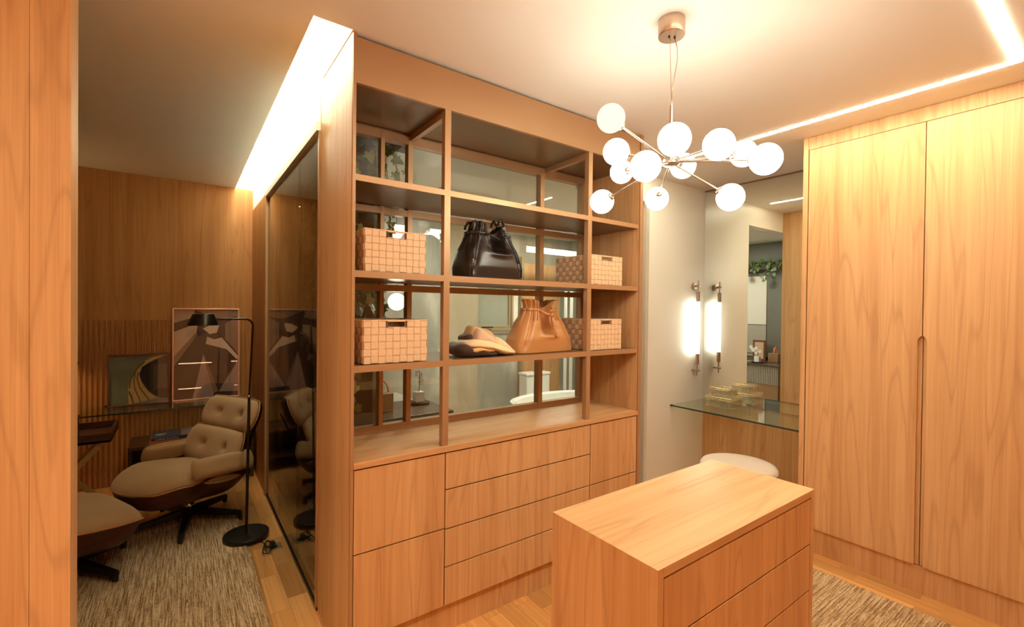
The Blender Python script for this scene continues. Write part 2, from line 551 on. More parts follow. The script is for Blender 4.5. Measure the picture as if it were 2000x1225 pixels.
# the plastered fascia above the glass, lit by the cove
struct('wall_fascia', B(X_PART, X_PART + 0.055, 2.372, Y_BACK, 2.405, CEIL + 0.17), 'cove_plaster')
struct('wall_near', B(X_L, 4.0, Y_N - 0.1, Y_N, 0, CEIL), 'wood_v')
struct('wall_left', B(X_L - 0.1, X_L, Y_N, 5.05, 0, CEIL), 'wood_v')
struct('wall_right', B(3.80, 3.886, Y_N, 0.12, 0, CEIL), 'wood_v')
struct('wall_right_front', B(X_WARD, 3.80, Y_N, 0.1245, 0, CEIL), 'wood_v')

# lounge rear wall: veneered above, slatted below
wb = struct('wall_back', B(X_L, 0.62, Y_BACK, Y_BACK + 0.1, 0, CEIL), 'wood_lounge')
rib = MB()
rw, rp = 0.0175, 0.033
rib.add([(-rw / 2, 0, 0), (-rw / 2 * .7, -0.012, 0), (rw / 2 * .7, -0.012, 0), (rw / 2, 0, 0),
         (-rw / 2, 0, 1.372), (-rw / 2 * .7, -0.012, 1.372), (rw / 2 * .7, -0.012, 1.372), (rw / 2, 0, 1.372)],
        [(0, 1, 5, 4), (1, 2, 6, 5), (2, 3, 7, 6), (4, 5, 6, 7), (3, 2, 1, 0)])
rib_me = mesh_of('slat', rib); rib_me.materials.append(MATS['wood_lounge'])
x = -0.86
while x < 0.50:
    o = obj('slat', None, None, wb, me=rib_me); o.location = (x, Y_BACK, 0); x += rp
# short return wall between the glass and the rear wall, with its jamb
struct('wall_return', B(X_PART - 0.002, X_PART + 0.055, 4.10, Y_BACK, 0, 2.405), 'wood_lounge')
struct('trim_1', B(X_PART - 0.012, X_PART + 0.06, 4.055, 4.10, 0, 2.405), 'wood_v', bevel=0.002)

# the wooden end of the wall at the far left, two boards with a groove
wl = sroot('wall_divider', (-0.266, Y_BK, 0))
obj('core', B(X_L, -0.272, Y_BK + 0.006, Y_BK + 0.11, 0, CEIL), 'groove', wl)
obj('edge_board', B(-0.3517, -0.266, Y_BK, Y_BK + 0.112, 0, CEIL), 'wood_v', wl, bevel=0.0005)
obj('face_board', B(X_L, -0.3525, Y_BK, Y_BK + 0.10, 0, CEIL), 'wood_v', wl, bevel=0.0005)

# wall of the vanity niche, doorway header and jamb
struct('wall_vanity', B(3.085, X_MIR + 0.05, Y_VAN, Y_VAN + 0.09, 0, CEIL), 'wall_paint')
struct('wall_doorhead', B(2.345, 3.085, Y_VAN, Y_VAN + 0.09, 2.385, CEIL), 'wall_paint')
struct('trim_2', B(3.045, 3.085, Y_VAN + 0.03, Y_VAN + 0.20, 0, 2.385), 'jamb_grey')
struct('wall_mirror', B(X_MIR + 0.006, X_MIR + 0.09, 0.12, Y_VAN, 0, CEIL), 'wood_v')
struct('wall_over_window', B(0.60, 2.325, Y_WIN, Y_WIN + 0.05, 2.395, CEIL), 'bronze')

# interior window behind the shelving: frame, mullions, transoms, single panes
wn = sroot('window_1', (1.4, Y_WIN, 0.87))
WX0, WX1 = 0.575, 2.25
mull = [0.818, 0.966, 1.859]
rails = [(0.872, 0.905), (1.585, 1.618), (1.975, 2.008), (2.352, 2.395)]
rails_all = [(0.872, 0.905), (1.205, 1.232), (1.585, 1.618), (1.975, 2.008), (2.352, 2.395)]
for a, b2 in rails_all:
    obj('transom', B(WX0, WX1, Y_WIN - 0.014, Y_WIN + 0.03, a, b2), 'bronze', wn)
for mx_, hw in ((WX0 + 0.012, 0.012), (mull[0], 0.010), (mull[1], 0.0125), (mull[2], 0.016), (WX1 - 0.022, 0.022)):
    obj('mullion', B(mx_ - hw, mx_ + hw, Y_WIN - 0.016, Y_WIN + 0.03, 0.872, 2.395), 'bronze', wn)
edges = [WX0 + 0.024] + mull + [WX1 - 0.044]
for c in range(4):
    for r_ in range(4):
        z0, z1 = rails_all[r_][1], rails_all[r_ + 1][0]
        obj('pane', B(edges[c] + 0.008, edges[c + 1] - 0.008, Y_WIN + 0.004, Y_WIN + 0.010, z0 - 0.002, z1 + 0.002), 'pane_glass', wn)
struct('wall_behind_shelving', MB().box(WX1, 2.32, Y_WIN - 0.002, Y_WIN + 0.05, 0.0, 2.395).box(0.60, WX1, Y_WIN, Y_WIN + 0.05, 0.0, 0.872), 'wood_v')

# glass partition between lounge and winter garden
gp = sroot('window_2', (X_PART, 3.2, 0))
obj('top_rail', B(X_PART - 0.016, X_PART + 0.035, 2.372, 4.055, 2.362, 2.404), 'white_trim', gp)
obj('bottom_rail', B(X_PART - 0.002, X_PART + 0.03, 2.372, 4.055, 0, 0.018), 'lamp_metal', gp)
obj('stile', B(X_PART - 0.006, X_PART + 0.03, 2.372, 2.388, 0.018, 2.365), 'bronze', gp)
for a, b2 in ((2.388, 2.884), (2.888, 3.510), (3.514, 4.055)):
    obj('pane', B(X_PART + 0.004, X_PART + 0.014, a, b2, 0.018, 2.365), 'partition_glass', gp)

# bathroom shell
struct('ceiling_bathroom', MB().box(0.60, 2.32, Y_WIN + 0.051, Y_VAN + 0.09, 2.50, 2.56).box(0.60, 4.7, Y_VAN + 0.09, 5.0, 2.50, 2.56), 'bath_ceiling')
struct('wall_bath_rear', B(2.80, 4.7, 4.92, 5.0, 0, 2.5), 'marble')
struct('wall_bath_pier', B(2.33, 2.80, 4.55, 5.0, 0, 2.5), 'marble_beige')
struct('wall_bath_side', B(0.95, 2.33, 4.50, 5.0, 0, 2.5), 'marble')
struct('wall_bath_right', B(4.6, 4.7, Y_VAN + 0.09, 5.0, 0, 2.5), 'marble')
struct('wall_garden', B(0.90, 0.95, 2.62, 4.98, 0, 2.5), 'bath_dark_wall')
struct('wall_garden_end', B(0.60, 0.90, 4.10, 4.2, 0, 2.5), 'garden_dark')
struct('floor_garden', B(0.60, 0.90, 2.36, 4.10, 0, 0.06), 'garden_dark')

# ------------------------------------------------------------------ shelving and base cabinets
X0, X1 = 0.562, 2.315
sh = thing('display_shelving', 'tall bronze open shelving with woven baskets and handbags in front of the glazed wall', 'shelving', (1.43, 2.05, 0.87))
lp = obj('side_panel', B(0.548, X0, Y_BK + 0.004, Y_WIN + 0.1, 0, CEIL), 'wood_v', sh)
obj('edge_strip', B(0.549, X0, Y_BK - 0.006, Y_BK + 0.004, 0, CEIL - 0.002), 'bronze', lp)
rp_ = obj('side_panel', B(X1, 2.345, Y_BK + 0.004, Y_VAN, 0, CEIL), 'wood_v', sh)
obj('edge_strip', B(X1 + 0.005, 2.346, Y_BK - 0.006, Y_BK + 0.004, 0, CEIL - 0.002), 'bronze', rp_)
obj('header_board', B(X0, X1 + 0.004, Y_BK, Y_BK + 0.018, 2.402, 2.585), 'bronze', sh, bevel=0.001)
obj('soffit_board', B(X0, X1, Y_BK + 0.018, Y_WIN - 0.016, 2.402, 2.42), 'bronze_shelf', sh)
for zt, zb in ((2.037, 2.012), (1.650, 1.623), (1.263, 1.236)):
    s_ = obj('shelf', B(X0, X1, Y_BK + 0.008, Y_WIN - 0.016, zb + 0.001, zt), 'bronze_shelf', sh)
    obj('edge_strip', B(X0, X1, Y_BK, Y_BK + 0.008, zb, zt + 0.0005), 'bronze', s_)
for xp in (0.977, 1.889):
    obj('post', B(xp - 0.0155, xp + 0.0155, Y_BK + 0.001, Y_BK + 0.033, 0.872, 2.402), 'bronze', sh, bevel=0.001)
    obj('top_beam', B(xp - 0.013, xp + 0.013, Y_BK + 0.033, Y_WIN - 0.016, 2.372, 2.402), 'bronze', sh)
# deepen the shelf runs at the back between the shelves
wt = thing('worktop', 'continuous wooden worktop on the drawer units below the open shelving', 'worktop', (1.43, 2.05, 0.845))
obj('board', B(X0, X1, Y_BK - 0.012, Y_WIN - 0.016, 0.847, 0.872), 'wood_h', wt, bevel=0.0012)

def drawer_unit(xa, xb, zs, label):
    t = thing('drawer_unit', label, 'cabinet', ((xa + xb) / 2, 2.05, 0))
    obj('body', B(xa, xb, Y_BK + 0.016, Y_WIN - 0.02, 0.132, 0.843), 'groove', t)
    obj('plinth', B(xa, xb, Y_BK + 0.020, Y_BK + 0.034, 0, 0.131), 'wood_v', t)
    for z0, z1 in zip(zs, zs[1:]):
        obj('drawer_front', B(xa + 0.0032, xb - 0.0032, Y_BK - 0.006, Y_BK + 0.014, z0 + 0.0032, z1 - 0.0032), 'wood_v', t, bevel=0.001)
    return t
drawer_unit(X0, 0.9755, [0.138, 0.496, 0.843], 'wooden cabinet with two tall fronts at the glass end of the shelving')
drawer_unit(0.9755, 1.905, [0.138, 0.316, 0.491, 0.672, 0.843], 'wide wooden drawer unit with four drawers in the middle under the shelving')
drawer_unit(1.905, X1, [0.138, 0.491, 0.843], 'narrow wooden cabinet with two fronts at the doorway end of the shelving')

# ------------------------------------------------------------------ island
IX0, IX1, IY0, IY1, IZ = 0.938, 1.832, 0.681, 1.070, 0.87
isl = thing('island_chest', 'freestanding wooden island chest with drawers under the globe chandelier', 'chest', ((IX0 + IX1) / 2, (IY0 + IY1) / 2, 0))
obj('top', MB().box(IX0, IX1, IY0, IY1, IZ - 0.0012, IZ).box(IX0 + 0.0225, IX1 - 0.0225, IY0, IY1, IZ - 0.024, IZ - 0.0012), 'wood_h', isl)
obj('side_panel', B(IX0, IX0 + 0.022, IY0, IY1, 0, IZ - 0.0013), 'wood_v', isl, bevel=0.0006)
obj('side_panel', B(IX1 - 0.022, IX1, IY0, IY1, 0, IZ - 0.0013), 'wood_v', isl, bevel=0.0006)
obj('back_panel', B(IX0 + 0.022, IX1 - 0.022, IY1 - 0.02, IY1, 0, IZ - 0.0242), 'wood_v', isl)
obj('carcass', B(IX0 + 0.022, IX1 - 0.022, IY0 + 0.022, IY1 - 0.02, 0.05, IZ - 0.0245), 'groove', isl)
zz = IZ - 0.0295
for k in range(5):
    obj('drawer_front', B(IX0 + 0.026, IX1 - 0.026, IY0 + 0.001, IY0 + 0.020, zz - 0.159, zz), 'wood_v', isl, bevel=0.0012)
    zz -= 0.164
# ------------------------------------------------------------------ wardrobe
wd = thing('wardrobe', 'full-height wooden wardrobe with two tall doors and a recessed pull', 'wardrobe', (3.5, 0.69, 0))
YW1 = 1.278
obj('side_panel', B(X_WARD - 0.002, X_MIR - 0.001, YW1 - 0.028, YW1, 0, CEIL - 0.001), 'wood_v', wd, bevel=0.001)
obj('carcass', B(X_WARD + 0.05, X_MIR, 0.125, YW1 - 0.028, 0.0, CEIL - 0.001), 'groove', wd)
obj('top_filler', B(X_WARD + 0.004, X_WARD + 0.05, 0.125, YW1 - 0.028, 2.522, CEIL - 0.001), 'wood_v', wd)
obj('plinth', B(X_WARD + 0.016, X_WARD + 0.05, 0.125, YW1 - 0.028, 0, 0.148), 'wood_v', wd)
YS, ZG = 0.689, 1.381
hw_ = 0.019
def door_outline(sgn, ya, ybb):
    # outline in (y,z) of one door; inner edge at YS carries half of the pointed pull recess
    inner = YS + sgn * 0.002
    pts = [(ya, 0.153), (ya, 2.518), (inner, 2.518), (inner, ZG)]
    for k in range(1, 9):
        a = k / 8
        pts.append((YS + sgn * (-0.0012 - 0 + (-hw_) * 0) - 0, ZG)) if False else None
    out = []
    for k in range(0, 9):
        a = k / 8
        out.append((YS + sgn * (hw_ * math.sin(a * PI / 2)), ZG - 0.034 * (1 - math.cos(a * PI / 2))))
    pts += out[1:] + [(YS + sgn * hw_, 0.153)]
    return pts
for sgn, ya in ((1, YW1 - 0.033), (-1, 0.1275)):
    poly = door_outline(sgn, ya, YS)
    d = obj('door', MB().prism(poly, lambda y, z: (X_WARD, y, z), lambda y, z: (X_WARD + 0.022, y, z)), 'wood_v', wd, bevel=0.0012)
    obj('pull_backing', B(X_WARD + 0.019, X_WARD + 0.040, YS + sgn * 0.002, YS + sgn * (hw_ + 0.01), 0.153, ZG), 'wood_v', d)

# ------------------------------------------------------------------ ceiling strip light
st = thing('ceiling_strip_light', 'slim white light strip set into the ceiling, turning a corner above the wardrobe', 'light strip', (2.93, 0.335, CEIL))
SLX, SLY = 2.932, 0.334
obj('long_run', B(SLX - 0.011, SLX + 0.011, SLY - 0.011, 2.23, CEIL - 0.003, CEIL), 'strip_light', st)
obj('cross_run', B(-0.10, SLX - 0.011, SLY - 0.013, SLY + 0.011, CEIL - 0.003, CEIL), 'strip_light', st)
st2 = thing('added_fill_strip', 'straight fill strip added to the ceiling behind the wooden wall end, out of view', 'light strip', (-1.55, 0.9, CEIL))  # added fill light, brightens the surfaces facing the passage
obj('diffuser', B(-1.575, -1.520, -0.4, 1.70, CEIL - 0.003, CEIL), 'strip_light', st2)
obj('frame', MB().box(-1.582, -1.576, -0.405, 1.705, CEIL - 0.004, CEIL).box(-1.519, -1.513, -0.405, 1.705, CEIL - 0.004, CEIL), 'white_trim', st2)
cv = obj('cove_light', B(SX0 + 0.01, SX0 + 0.06, SY0 + 0.03, Y_BACK - 0.05, CEIL + 0.155, CEIL + 0.168), 'cove_light')
tag(cv, 'bright light trough in the ceiling beside the glass partition', 'light strip')

# ------------------------------------------------------------------ chandelier
HUB = Vector((1.503, 1.062, 2.066))
ch = thing('globe_chandelier', 'branching chandelier with twelve white glass globes over the island', 'chandelier', (1.497, 1.062, CEIL))
can = obj('canopy', MB().lathe([(0, 0), (0.047, 0), (0.049, 0.003), (0.049, 0.062), (0, 0.062)], (1.497, 1.062, CEIL - 0.0625), 40), 'steel_rose', ch, smooth='auto')
obj('screw', MB().lathe([(0, 0), (0.004, 0.0), (0.004, 0.003), (0, 0.003)], (1.490, 1.067, CEIL - 0.066), 12), 'black_metal', can)
obj('screw', MB().lathe([(0, 0), (0.004, 0.0), (0.004, 0.003), (0, 0.003)], (1.510, 1.057, CEIL - 0.066), 12), 'black_metal', can)
obj('suspension_cable', MB().tube([(1.493, 1.066, CEIL - 0.063), (1.503, 1.062, 2.275)], 0.0012, 6), 'steel_rose', ch)
obj('power_cord', MB().tube([(1.510, 1.057, CEIL - 0.063), (1.524, 1.055, 2.50), (1.524, 1.053, 2.46), (1.514, 1.058, 2.39), (1.506, 1.061, 2.35), (1.5045, 1.0625, 2.275)], 0.0016, 6), 'steel_rose', ch, smooth=True)
obj('stem', MB().tube([(1.503, 1.062, 2.280), (1.503, 1.062, 2.09)], 0.0055, 12), 'steel_rose', ch, smooth='auto')
obj('hub', MB().lathe([(0, -0.016), (0.020, -0.016), (0.034, -0.009), (0.036, 0.0), (0.030, 0.016), (0.022, 0.024), (0, 0.024)], HUB, 28), 'nickel', ch, smooth='auto')
globes = [(1.233, 1.119, 2.182), (1.360, 1.205, 2.113), (1.580, 1.368, 2.115), (1.243, 0.974, 1.978), (1.236, 0.861, 2.032), (1.415, 0.819, 2.043),
          (1.777, 0.926, 2.118), (1.539, 0.729, 1.998), (1.651, 1.108, 2.091), (1.460, 1.370, 1.966), (1.688, 1.261, 1.992), (1.669, 0.917, 1.930)]
for i, g in enumerate(globes):
    g = Vector(g); d = (g - HUB).normalized()
    a = obj('arm', MB().tube([HUB + d * 0.02, g - d * 0.045], 0.0042, 10), 'nickel', ch, smooth='auto')
    q = d.to_track_quat('Z', 'Y').to_matrix().to_4x4()
    obj('socket_cap', MB().lathe([(0, -0.006), (0.012, -0.006), (0.017, 0.0), (0.017, 0.005), (0, 0.005)], g - d * 0.049, 20, M=q), 'nickel', a, smooth='auto')
    obj('glass_globe', MB().sphere(g, 0.05, 36, 20), 'globe_soft' if i == 0 else 'globe_light', a, smooth=True)

# ------------------------------------------------------------------ vanity niche
mr = obj('mirror_panel', B(X_MIR - 0.004, X_MIR + 0.004, YW1 + 0.002, Y_VAN - 0.002, 0.70, CEIL - 0.012), 'mirror')
tag(mr, 'tall frameless wall mirror behind the glass vanity shelf', 'mirror')
struct('trim_3', B(X_MIR - 0.012, X_MIR + 0.004, YW1 + 0.002, Y_VAN - 0.002, CEIL - 0.011, CEIL - 0.0005), 'bronze_shelf')
vs_ = thing('vanity_shelf', 'clear glass vanity shelf fixed below the tall mirror', 'shelf', (3.62, 1.8, 0.688))
obj('glass_plate', B(3.392, X_MIR - 0.006, YW1 + 0.003, Y_VAN - 0.003, 0.688, 0.700), 'shelf_glass', vs_)
obj('front_edge', B(3.389, 3.392, YW1 + 0.003, Y_VAN - 0.003, 0.688, 0.700), 'glass_edge', vs_)
obj('standoff', MB().tube([(3.41, Y_VAN - 0.012, 0.694), (3.41, Y_VAN - 0.001, 0.694)], 0.009, 12), 'chrome', vs_, smooth='auto')
# sconce
sc = thing('wall_sconce', 'slim metal wall sconce with a glowing vertical tube next to the mirror', 'sconce', (3.71, Y_VAN, 0.92))
sx, sy = 3.708, Y_VAN - 0.052
obj('lamp_tube', MB().tube([(sx, sy, 1.125), (sx, sy, 1.585)], 0.0155, 20), 'sconce_light', sc, smooth='auto')
for z0, z1 in ((1.03, 1.125), (1.585, 1.675)):
    obj('ferrule', MB().tube([(sx, sy, z0), (sx, sy, z1)], 0.0165, 20), 'nickel', sc, smooth='auto')
obj('rod', MB().tube([(sx, sy, 0.93), (sx, sy, 1.03)], 0.0055, 12), 'nickel', sc, smooth='auto')
obj('rod', MB().tube([(sx, sy, 1.675), (sx, sy, 1.775)], 0.0055, 12), 'nickel', sc, smooth='auto')
obj('wall_plate', MB().tube([(sx, Y_VAN - 0.001, 1.725), (sx, Y_VAN - 0.026, 1.725)], 0.028, 24), 'nickel', sc, smooth='auto')
obj('bracket', MB().tube([(sx, Y_VAN - 0.026, 1.725), (sx, sy - 0.02, 1.725)], 0.0095, 14), 'nickel', sc, smooth='auto')
obj('bracket', MB().tube([(sx, Y_VAN - 0.001, 0.975), (sx, sy - 0.022, 0.975)], 0.0085, 14), 'nickel', sc, smooth='auto')
# fluted glass boxes
def glass_box(x0, x1, y0, y1, z0, h, label):
    t = thing('glass_box', label, 'box', ((x0 + x1) / 2, (y0 + y1) / 2, z0), group='ribbed glass boxes on the vanity shelf')
    zl = z0 + h * 0.80
    def ribbed(a, b2, n, mk):
        mb = MB(); k = n * 4
        out = [mk(a + (b2 - a) * i / k, 0.0030 * abs(math.sin(PI * i / 4))) for i in range(k + 1)]
        inn = [mk(a + (b2 - a) * i / k, -0.003) for i in range(k + 1)]
        V = [(p[0], p[1], z0 + 0.004) for p in out] + [(p[0], p[1], zl) for p in out] + [(p[0], p[1], z0 + 0.004) for p in inn] + [(p[0], p[1], zl) for p in inn]
        m_ = k + 1; Fc = []
        for i in range(k):
            Fc += [(i, i + 1, m_ + i + 1, m_ + i), (2 * m_ + i, 3 * m_ + i, 3 * m_ + i + 1, 2 * m_ + i + 1), (m_ + i, m_ + i + 1, 3 * m_ + i + 1, 3 * m_ + i), (i, 2 * m_ + i, 2 * m_ + i + 1, i + 1)]
        return mb.add(V, Fc)
    ny, nx = max(6, round((y1 - y0) / 0.0115)), max(5, round((x1 - x0) / 0.0115))
    obj('ribbed_side', ribbed(y0, y1, ny, lambda u, o_: (x0 - o_ + 0.002, u)), 'ribbed_glass', t)
    obj('ribbed_side', ribbed(y0, y1, ny, lambda u, o_: (x1 + o_ - 0.002, u)), 'ribbed_glass', t)
    obj('clear_side', B(x0, x1, y0, y0 + 0.003, z0 + 0.004, zl), 'box_glass', t)
    obj('clear_side', B(x0, x1, y1 - 0.003, y1, z0 + 0.004, zl), 'box_glass', t)
    obj('base', B(x0, x1, y0, y1, z0, z0 + 0.004), 'box_glass', t)
    lid = obj('lid', B(x0 + 0.002, x1 - 0.002, y0 + 0.002, y1 - 0.002, zl + 0.001, z0 + h), 'box_glass', t)
    e = 0.0018
    for zc, nm, par in ((z0 + 0.004, 'brass_edge', t), (zl, 'brass_edge', t), (z0 + h, 'brass_edge', lid)):
        obj(nm, MB().tube([(x0, y0, zc), (x1, y0, zc), (x1, y1, zc), (x0, y1, zc)], e * 0.8, 6, closed=True), 'brass', par)
    for cx, cy in ((x0, y0), (x1, y0), (x0, y1), (x1, y1)):
        obj('brass_post', B(cx - e / 2, cx + e / 2, cy - e / 2, cy + e / 2, z0, zl), 'brass', t)
    obj('clasp', MB().sphere(((x0 + x1) / 2, (y0 + y1) / 2, z0 + h + 0.004), 0.006, 12, 8), 'brass', lid, smooth=True)
glass_box(3.615, 3.795, 1.955, 2.185, 0.7005, 0.085, 'larger ribbed glass box with brass edges lying on the glass vanity shelf')
glass_box(3.635, 3.775, 1.985, 2.150, 0.7925, 0.068, 'smaller ribbed glass box with brass edges stacked on the larger one')

# round stool
sl = thing('round_stool', 'round cream upholstered stool tucked between the island and the vanity shelf', 'stool', (3.15, 1.645, 0))
SR = 0.245
prof = [(0, 0.452)] + [(SR * 0.98 * a, 0.452 - 0.006 * a ** 4) for a in (0.3, 0.6, 0.85)] + [(SR - 0.010, 0.441), (SR - 0.002, 0.428), (SR, 0.412), (SR, 0.345), (SR - 0.004, 0.338), (0, 0.338)]
obj('seat_cushion', MB().lathe(prof, (3.15, 1.645, 0), 64), 'stool_fabric', sl, smooth=True)
obj('seam', MB().tube([(3.15 + (SR + 0.001) * math.cos(2 * PI * k / 64), 1.645 + (SR + 0.001) * math.sin(2 * PI * k / 64), 0.412) for k in range(64)], 0.003, 6, closed=True), 'piping', sl, smooth=True)
obj('skirt', MB().lathe([(0, 0.03), (SR - 0.012, 0.03), (SR - 0.008, 0.338), (0, 0.338)], (3.15, 1.645, 0), 64), 'stool_leather', sl, smooth='auto')
obj('base_ring', MB().lathe([(0, 0), (SR - 0.03, 0.0), (SR - 0.03, 0.03), (0, 0.03)], (3.15, 1.645, 0), 48), 'bronze', sl, smooth='auto')

# ------------------------------------------------------------------ woven baskets
def basket(x0, y0, z0, w, d, h, cols, cold, rows, label, light_front=True):
    t = thing('woven_basket', label, 'basket', (x0 + w / 2, y0 + d / 2, z0), group='woven strap baskets on the shelves')
    per = [('f', cols), ('r', cold), ('b', cols), ('l', cold)]
    pitch_w, pitch_d, pitch_h = w / cols, d / cold, h / rows
    cells = []                      # (point, outward normal, along) at cell centres round the basket
    for s_, n in per:
        for i in range(n):
            u = (i + 0.5)
            if s_ == 'f': cells.append((Vector((x0 + u * pitch_w, y0, 0)), Vector((0, -1, 0)), Vector((1, 0, 0)), pitch_w, s_, i))
            if s_ == 'r': cells.append((Vector((x0 + w, y0 + u * pitch_d, 0)), Vector((1, 0, 0)), Vector((0, 1, 0)), pitch_d, s_, i))
            if s_ == 'b': cells.append((Vector((x0 + w - u * pitch_w, y0 + d, 0)), Vector((0, 1, 0)), Vector((-1, 0, 0)), pitch_w, s_, i))
            if s_ == 'l': cells.append((Vector((x0, y0 + d - u * pitch_d, 0)), Vector((-1, 0, 0)), Vector((0, -1, 0)), pitch_d, s_, i))
    A, th = 0.0024, 0.0011
    hole = lambda s_, i, r: s_ in 'f' and abs(i + 0.5 - cols / 2) < 1.3 and r == rows - 1
    def ribbon(pts, wid_axis, half):
        # pts: (centre, normal); a thin strip of rectangular section
        V, Fc = [], []
        for p, n in pts:
            for sw, sn in ((-1, -1), (1, -1), (1, 1), (-1, 1)):
                V.append(p + wid_axis(p) * (half * sw) + n * (th * sn))
        for k in range(len(pts) - 1):
            for j in range(4):
                Fc.append((k * 4 + j, k * 4 + (j + 1) % 4, k * 4 + 4 + (j + 1) % 4, k * 4 + 4 + j))
        Fc += [(3, 2, 1, 0), tuple(len(V) - 4 + j for j in range(4))]
        return MB().add(V, Fc)
    zax = Vector((0, 0, 1))
    for r in range(rows):
        zc = z0 + (r + 0.5) * pitch_h
        runs, run = [], []
        order = list(range(len(cells)))
        start = cols // 2 + 2 if r == rows - 1 else 0
        order = order[start:] + order[:start]
        for k in order:
            p, n, al, pw, s_, i = cells[k]
            if hole(s_, i, r):
                if run: runs.append(run); run = []
                continue
            o_ = A if (k + r) % 2 == 0 else -A
            jit = random.uniform(-0.0004, 0.0004)
            for e in (-0.38, 0.38):
                run.append((p + al * (pw * e) + n * (o_ + jit) + zax * zc, n))
        if run: runs.append(run)
        for run in runs:
            if len(runs) == 1 and r != rows - 1: run = run + [run[0]]
            obj('woven_band', ribbon(run, lambda p: zax, pitch_h * 0.47), 'strap', t)
    for k, (p, n, al, pw, s_, i) in enumerate(cells):
        pts = []
        for r in range(rows):
            if hole(s_, i, r): continue
            o_ = -A if (k + r) % 2 == 0 else A
            zc = z0 + (r + 0.5) * pitch_h
            for e in (-0.38, 0.38):
                pts.append((p + n * o_ + zax * (zc + pitch_h * e), n))
        obj('woven_strap', ribbon(pts, lambda q, al=al: al, pw * 0.47), 'strap_shaded' if s_ == 'l' else 'strap', t)
    q = 0.005
    ln = MB()
    ln.box(x0 + q, x0 + q + 0.002, y0 + q, y0 + d - q, z0, z0 + h - 0.004).box(x0 + w - q - 0.002, x0 + w - q, y0 + q, y0 + d - q, z0, z0 + h - 0.004)
    ln.box(x0 + q, x0 + w - q, y0 + d - q - 0.002, y0 + d - q, z0, z0 + h - 0.004).box(x0 + q, x0 + w - q, y0 + q, y0 + d - q, z0, z0 + 0.002)
    hx = 1.3 * pitch_w
    cx = x0 + w / 2
    ln.box(x0 + q, cx - hx, y0 + q, y0 + q + 0.002, z0, z0 + h - 0.004).box(cx + hx, x0 + w - q, y0 + q, y0 + q + 0.002, z0, z0 + h - 0.004).box(cx - hx, cx + hx, y0 + q, y0 + q + 0.002, z0, z0 + h - pitch_h)
    obj('lining', ln, 'basket_in', t)
    zt = z0 + h
    obj('rim', MB().tube([(x0, y0, zt), (x0 + w, y0, zt), (x0 + w, y0 + d, zt), (x0, y0 + d, zt)], 0.0032, 6, closed=True), 'strap', t)
    obj('handle_trim', MB().tube([(cx - hx + .003, y0 - 0.001, zt - pitch_h * 0.98), (cx + hx - .003, y0 - 0.001, zt - pitch_h * 0.98), (cx + hx - .003, y0 - 0.001, zt - 0.004), (cx - hx + .003, y0 - 0.001, zt - 0.004)], 0.0022, 6, closed=True), 'strap', t)
basket(0.609, 1.885, 1.6515, 0.272, 0.30, 0.176, 9, 10, 6, 'woven strap basket left of the black bag on the upper shelf')
basket(0.606, 1.885, 1.2645, 0.286, 0.30, 0.182, 9, 10, 6, 'woven strap basket left of the folded scarf on the lower shelf')
basket(1.925, 1.890, 1.6515, 0.272, 0.30, 0.172, 9, 10, 6, 'woven strap basket right of the black bag on the upper shelf')
basket(1.925, 1.890, 1.2645, 0.272, 0.30, 0.180, 9, 10, 6, 'woven strap basket behind and right of the tan bag on the lower shelf')

# ------------------------------------------------------------------ bags
def smooth01(a, b, x):
    t = max(0.0, min(1.0, (x - a) / (b - a)))
    return t * t * (3 - 2 * t)

def table(tab, v):
    for (a, fa), (b_, fb) in zip(tab, tab[1:]):
        if v <= b_:
            t = (v - a) / (b_ - a)
            return fa + (fb - fa) * (t * t * (3 - 2 * t) * 0.4 + t * 0.6)
    return tab[-1][1]

def bag_surface(wid, dep, H, u_x, u_w, u_v, notch, pleat, seed=0):
    """wid/dep: half width and half depth by height; u_*: the folded-in U of the front (centre, half width, start height)"""
    def fn(u, v):
        th = 2 * PI * u - PI / 2           # u=0 : front centre (-y)
        c, s = math.cos(th), math.sin(th)
        p = 0.36 + 0.40 * smooth01(0, 0.8, v)         # squarish base, round neck
        cx = math.copysign(abs(c) ** p, c); sy_ = math.copysign(abs(s) ** p, s)
        hw, hd = table(wid, v), table(dep, v)
        pa = pleat * smooth01(0.30, 0.80, v)
        ripple = pa * math.cos(11 * th + 1.3 * seed) + pa * 0.45 * math.cos(19 * th + seed)
        x = cx * (hw + ripple * 0.35); y = sy_ * (hd + ripple * 0.9)
        front, back = max(0.0, -s), max(0.0, s)
        dx = (x - u_x * smooth01(0, 0.4, v)) / u_w
        g = 1 / (1 + abs(dx) ** 5)
        st_ = smooth01(u_v, u_v + 0.14, v)
        y += hd * 1.25 * g * min(1, front * 1.6) * st_
        y -= hd * 0.25 * g * back * st_
        # rolled ridge round the U
        rim_ = math.exp(-((abs(dx) - 1.18) / 0.24) ** 2) * smooth01(u_v - 0.05, u_v + 0.10, v) + math.exp(-((v - u_v) / 0.045) ** 2) * (1 / (1 + abs(dx) ** 4))
        y -= 0.012 * min(1, front * 1.6) * rim_
        z = H * v - notch * g * smooth01(0.55, 1.0, v) * (1.0 if front > 0 else 0.8)
        # slanting side creases from the base corners to the neck
        y += 0.014 * front * math.exp(-((abs(cx) - 0.86 + 0.30 * v) / 0.055) ** 2) * smooth01(0.02, 0.15, v) * smooth01(0.95, 0.6, v)
        n_ = noise.noise(Vector((x * 8 + seed, y * 8, z * 8)))
        return Vector((x + 0.004 * n_ * v, y + 0.004 * n_ * v, z))
    return fn

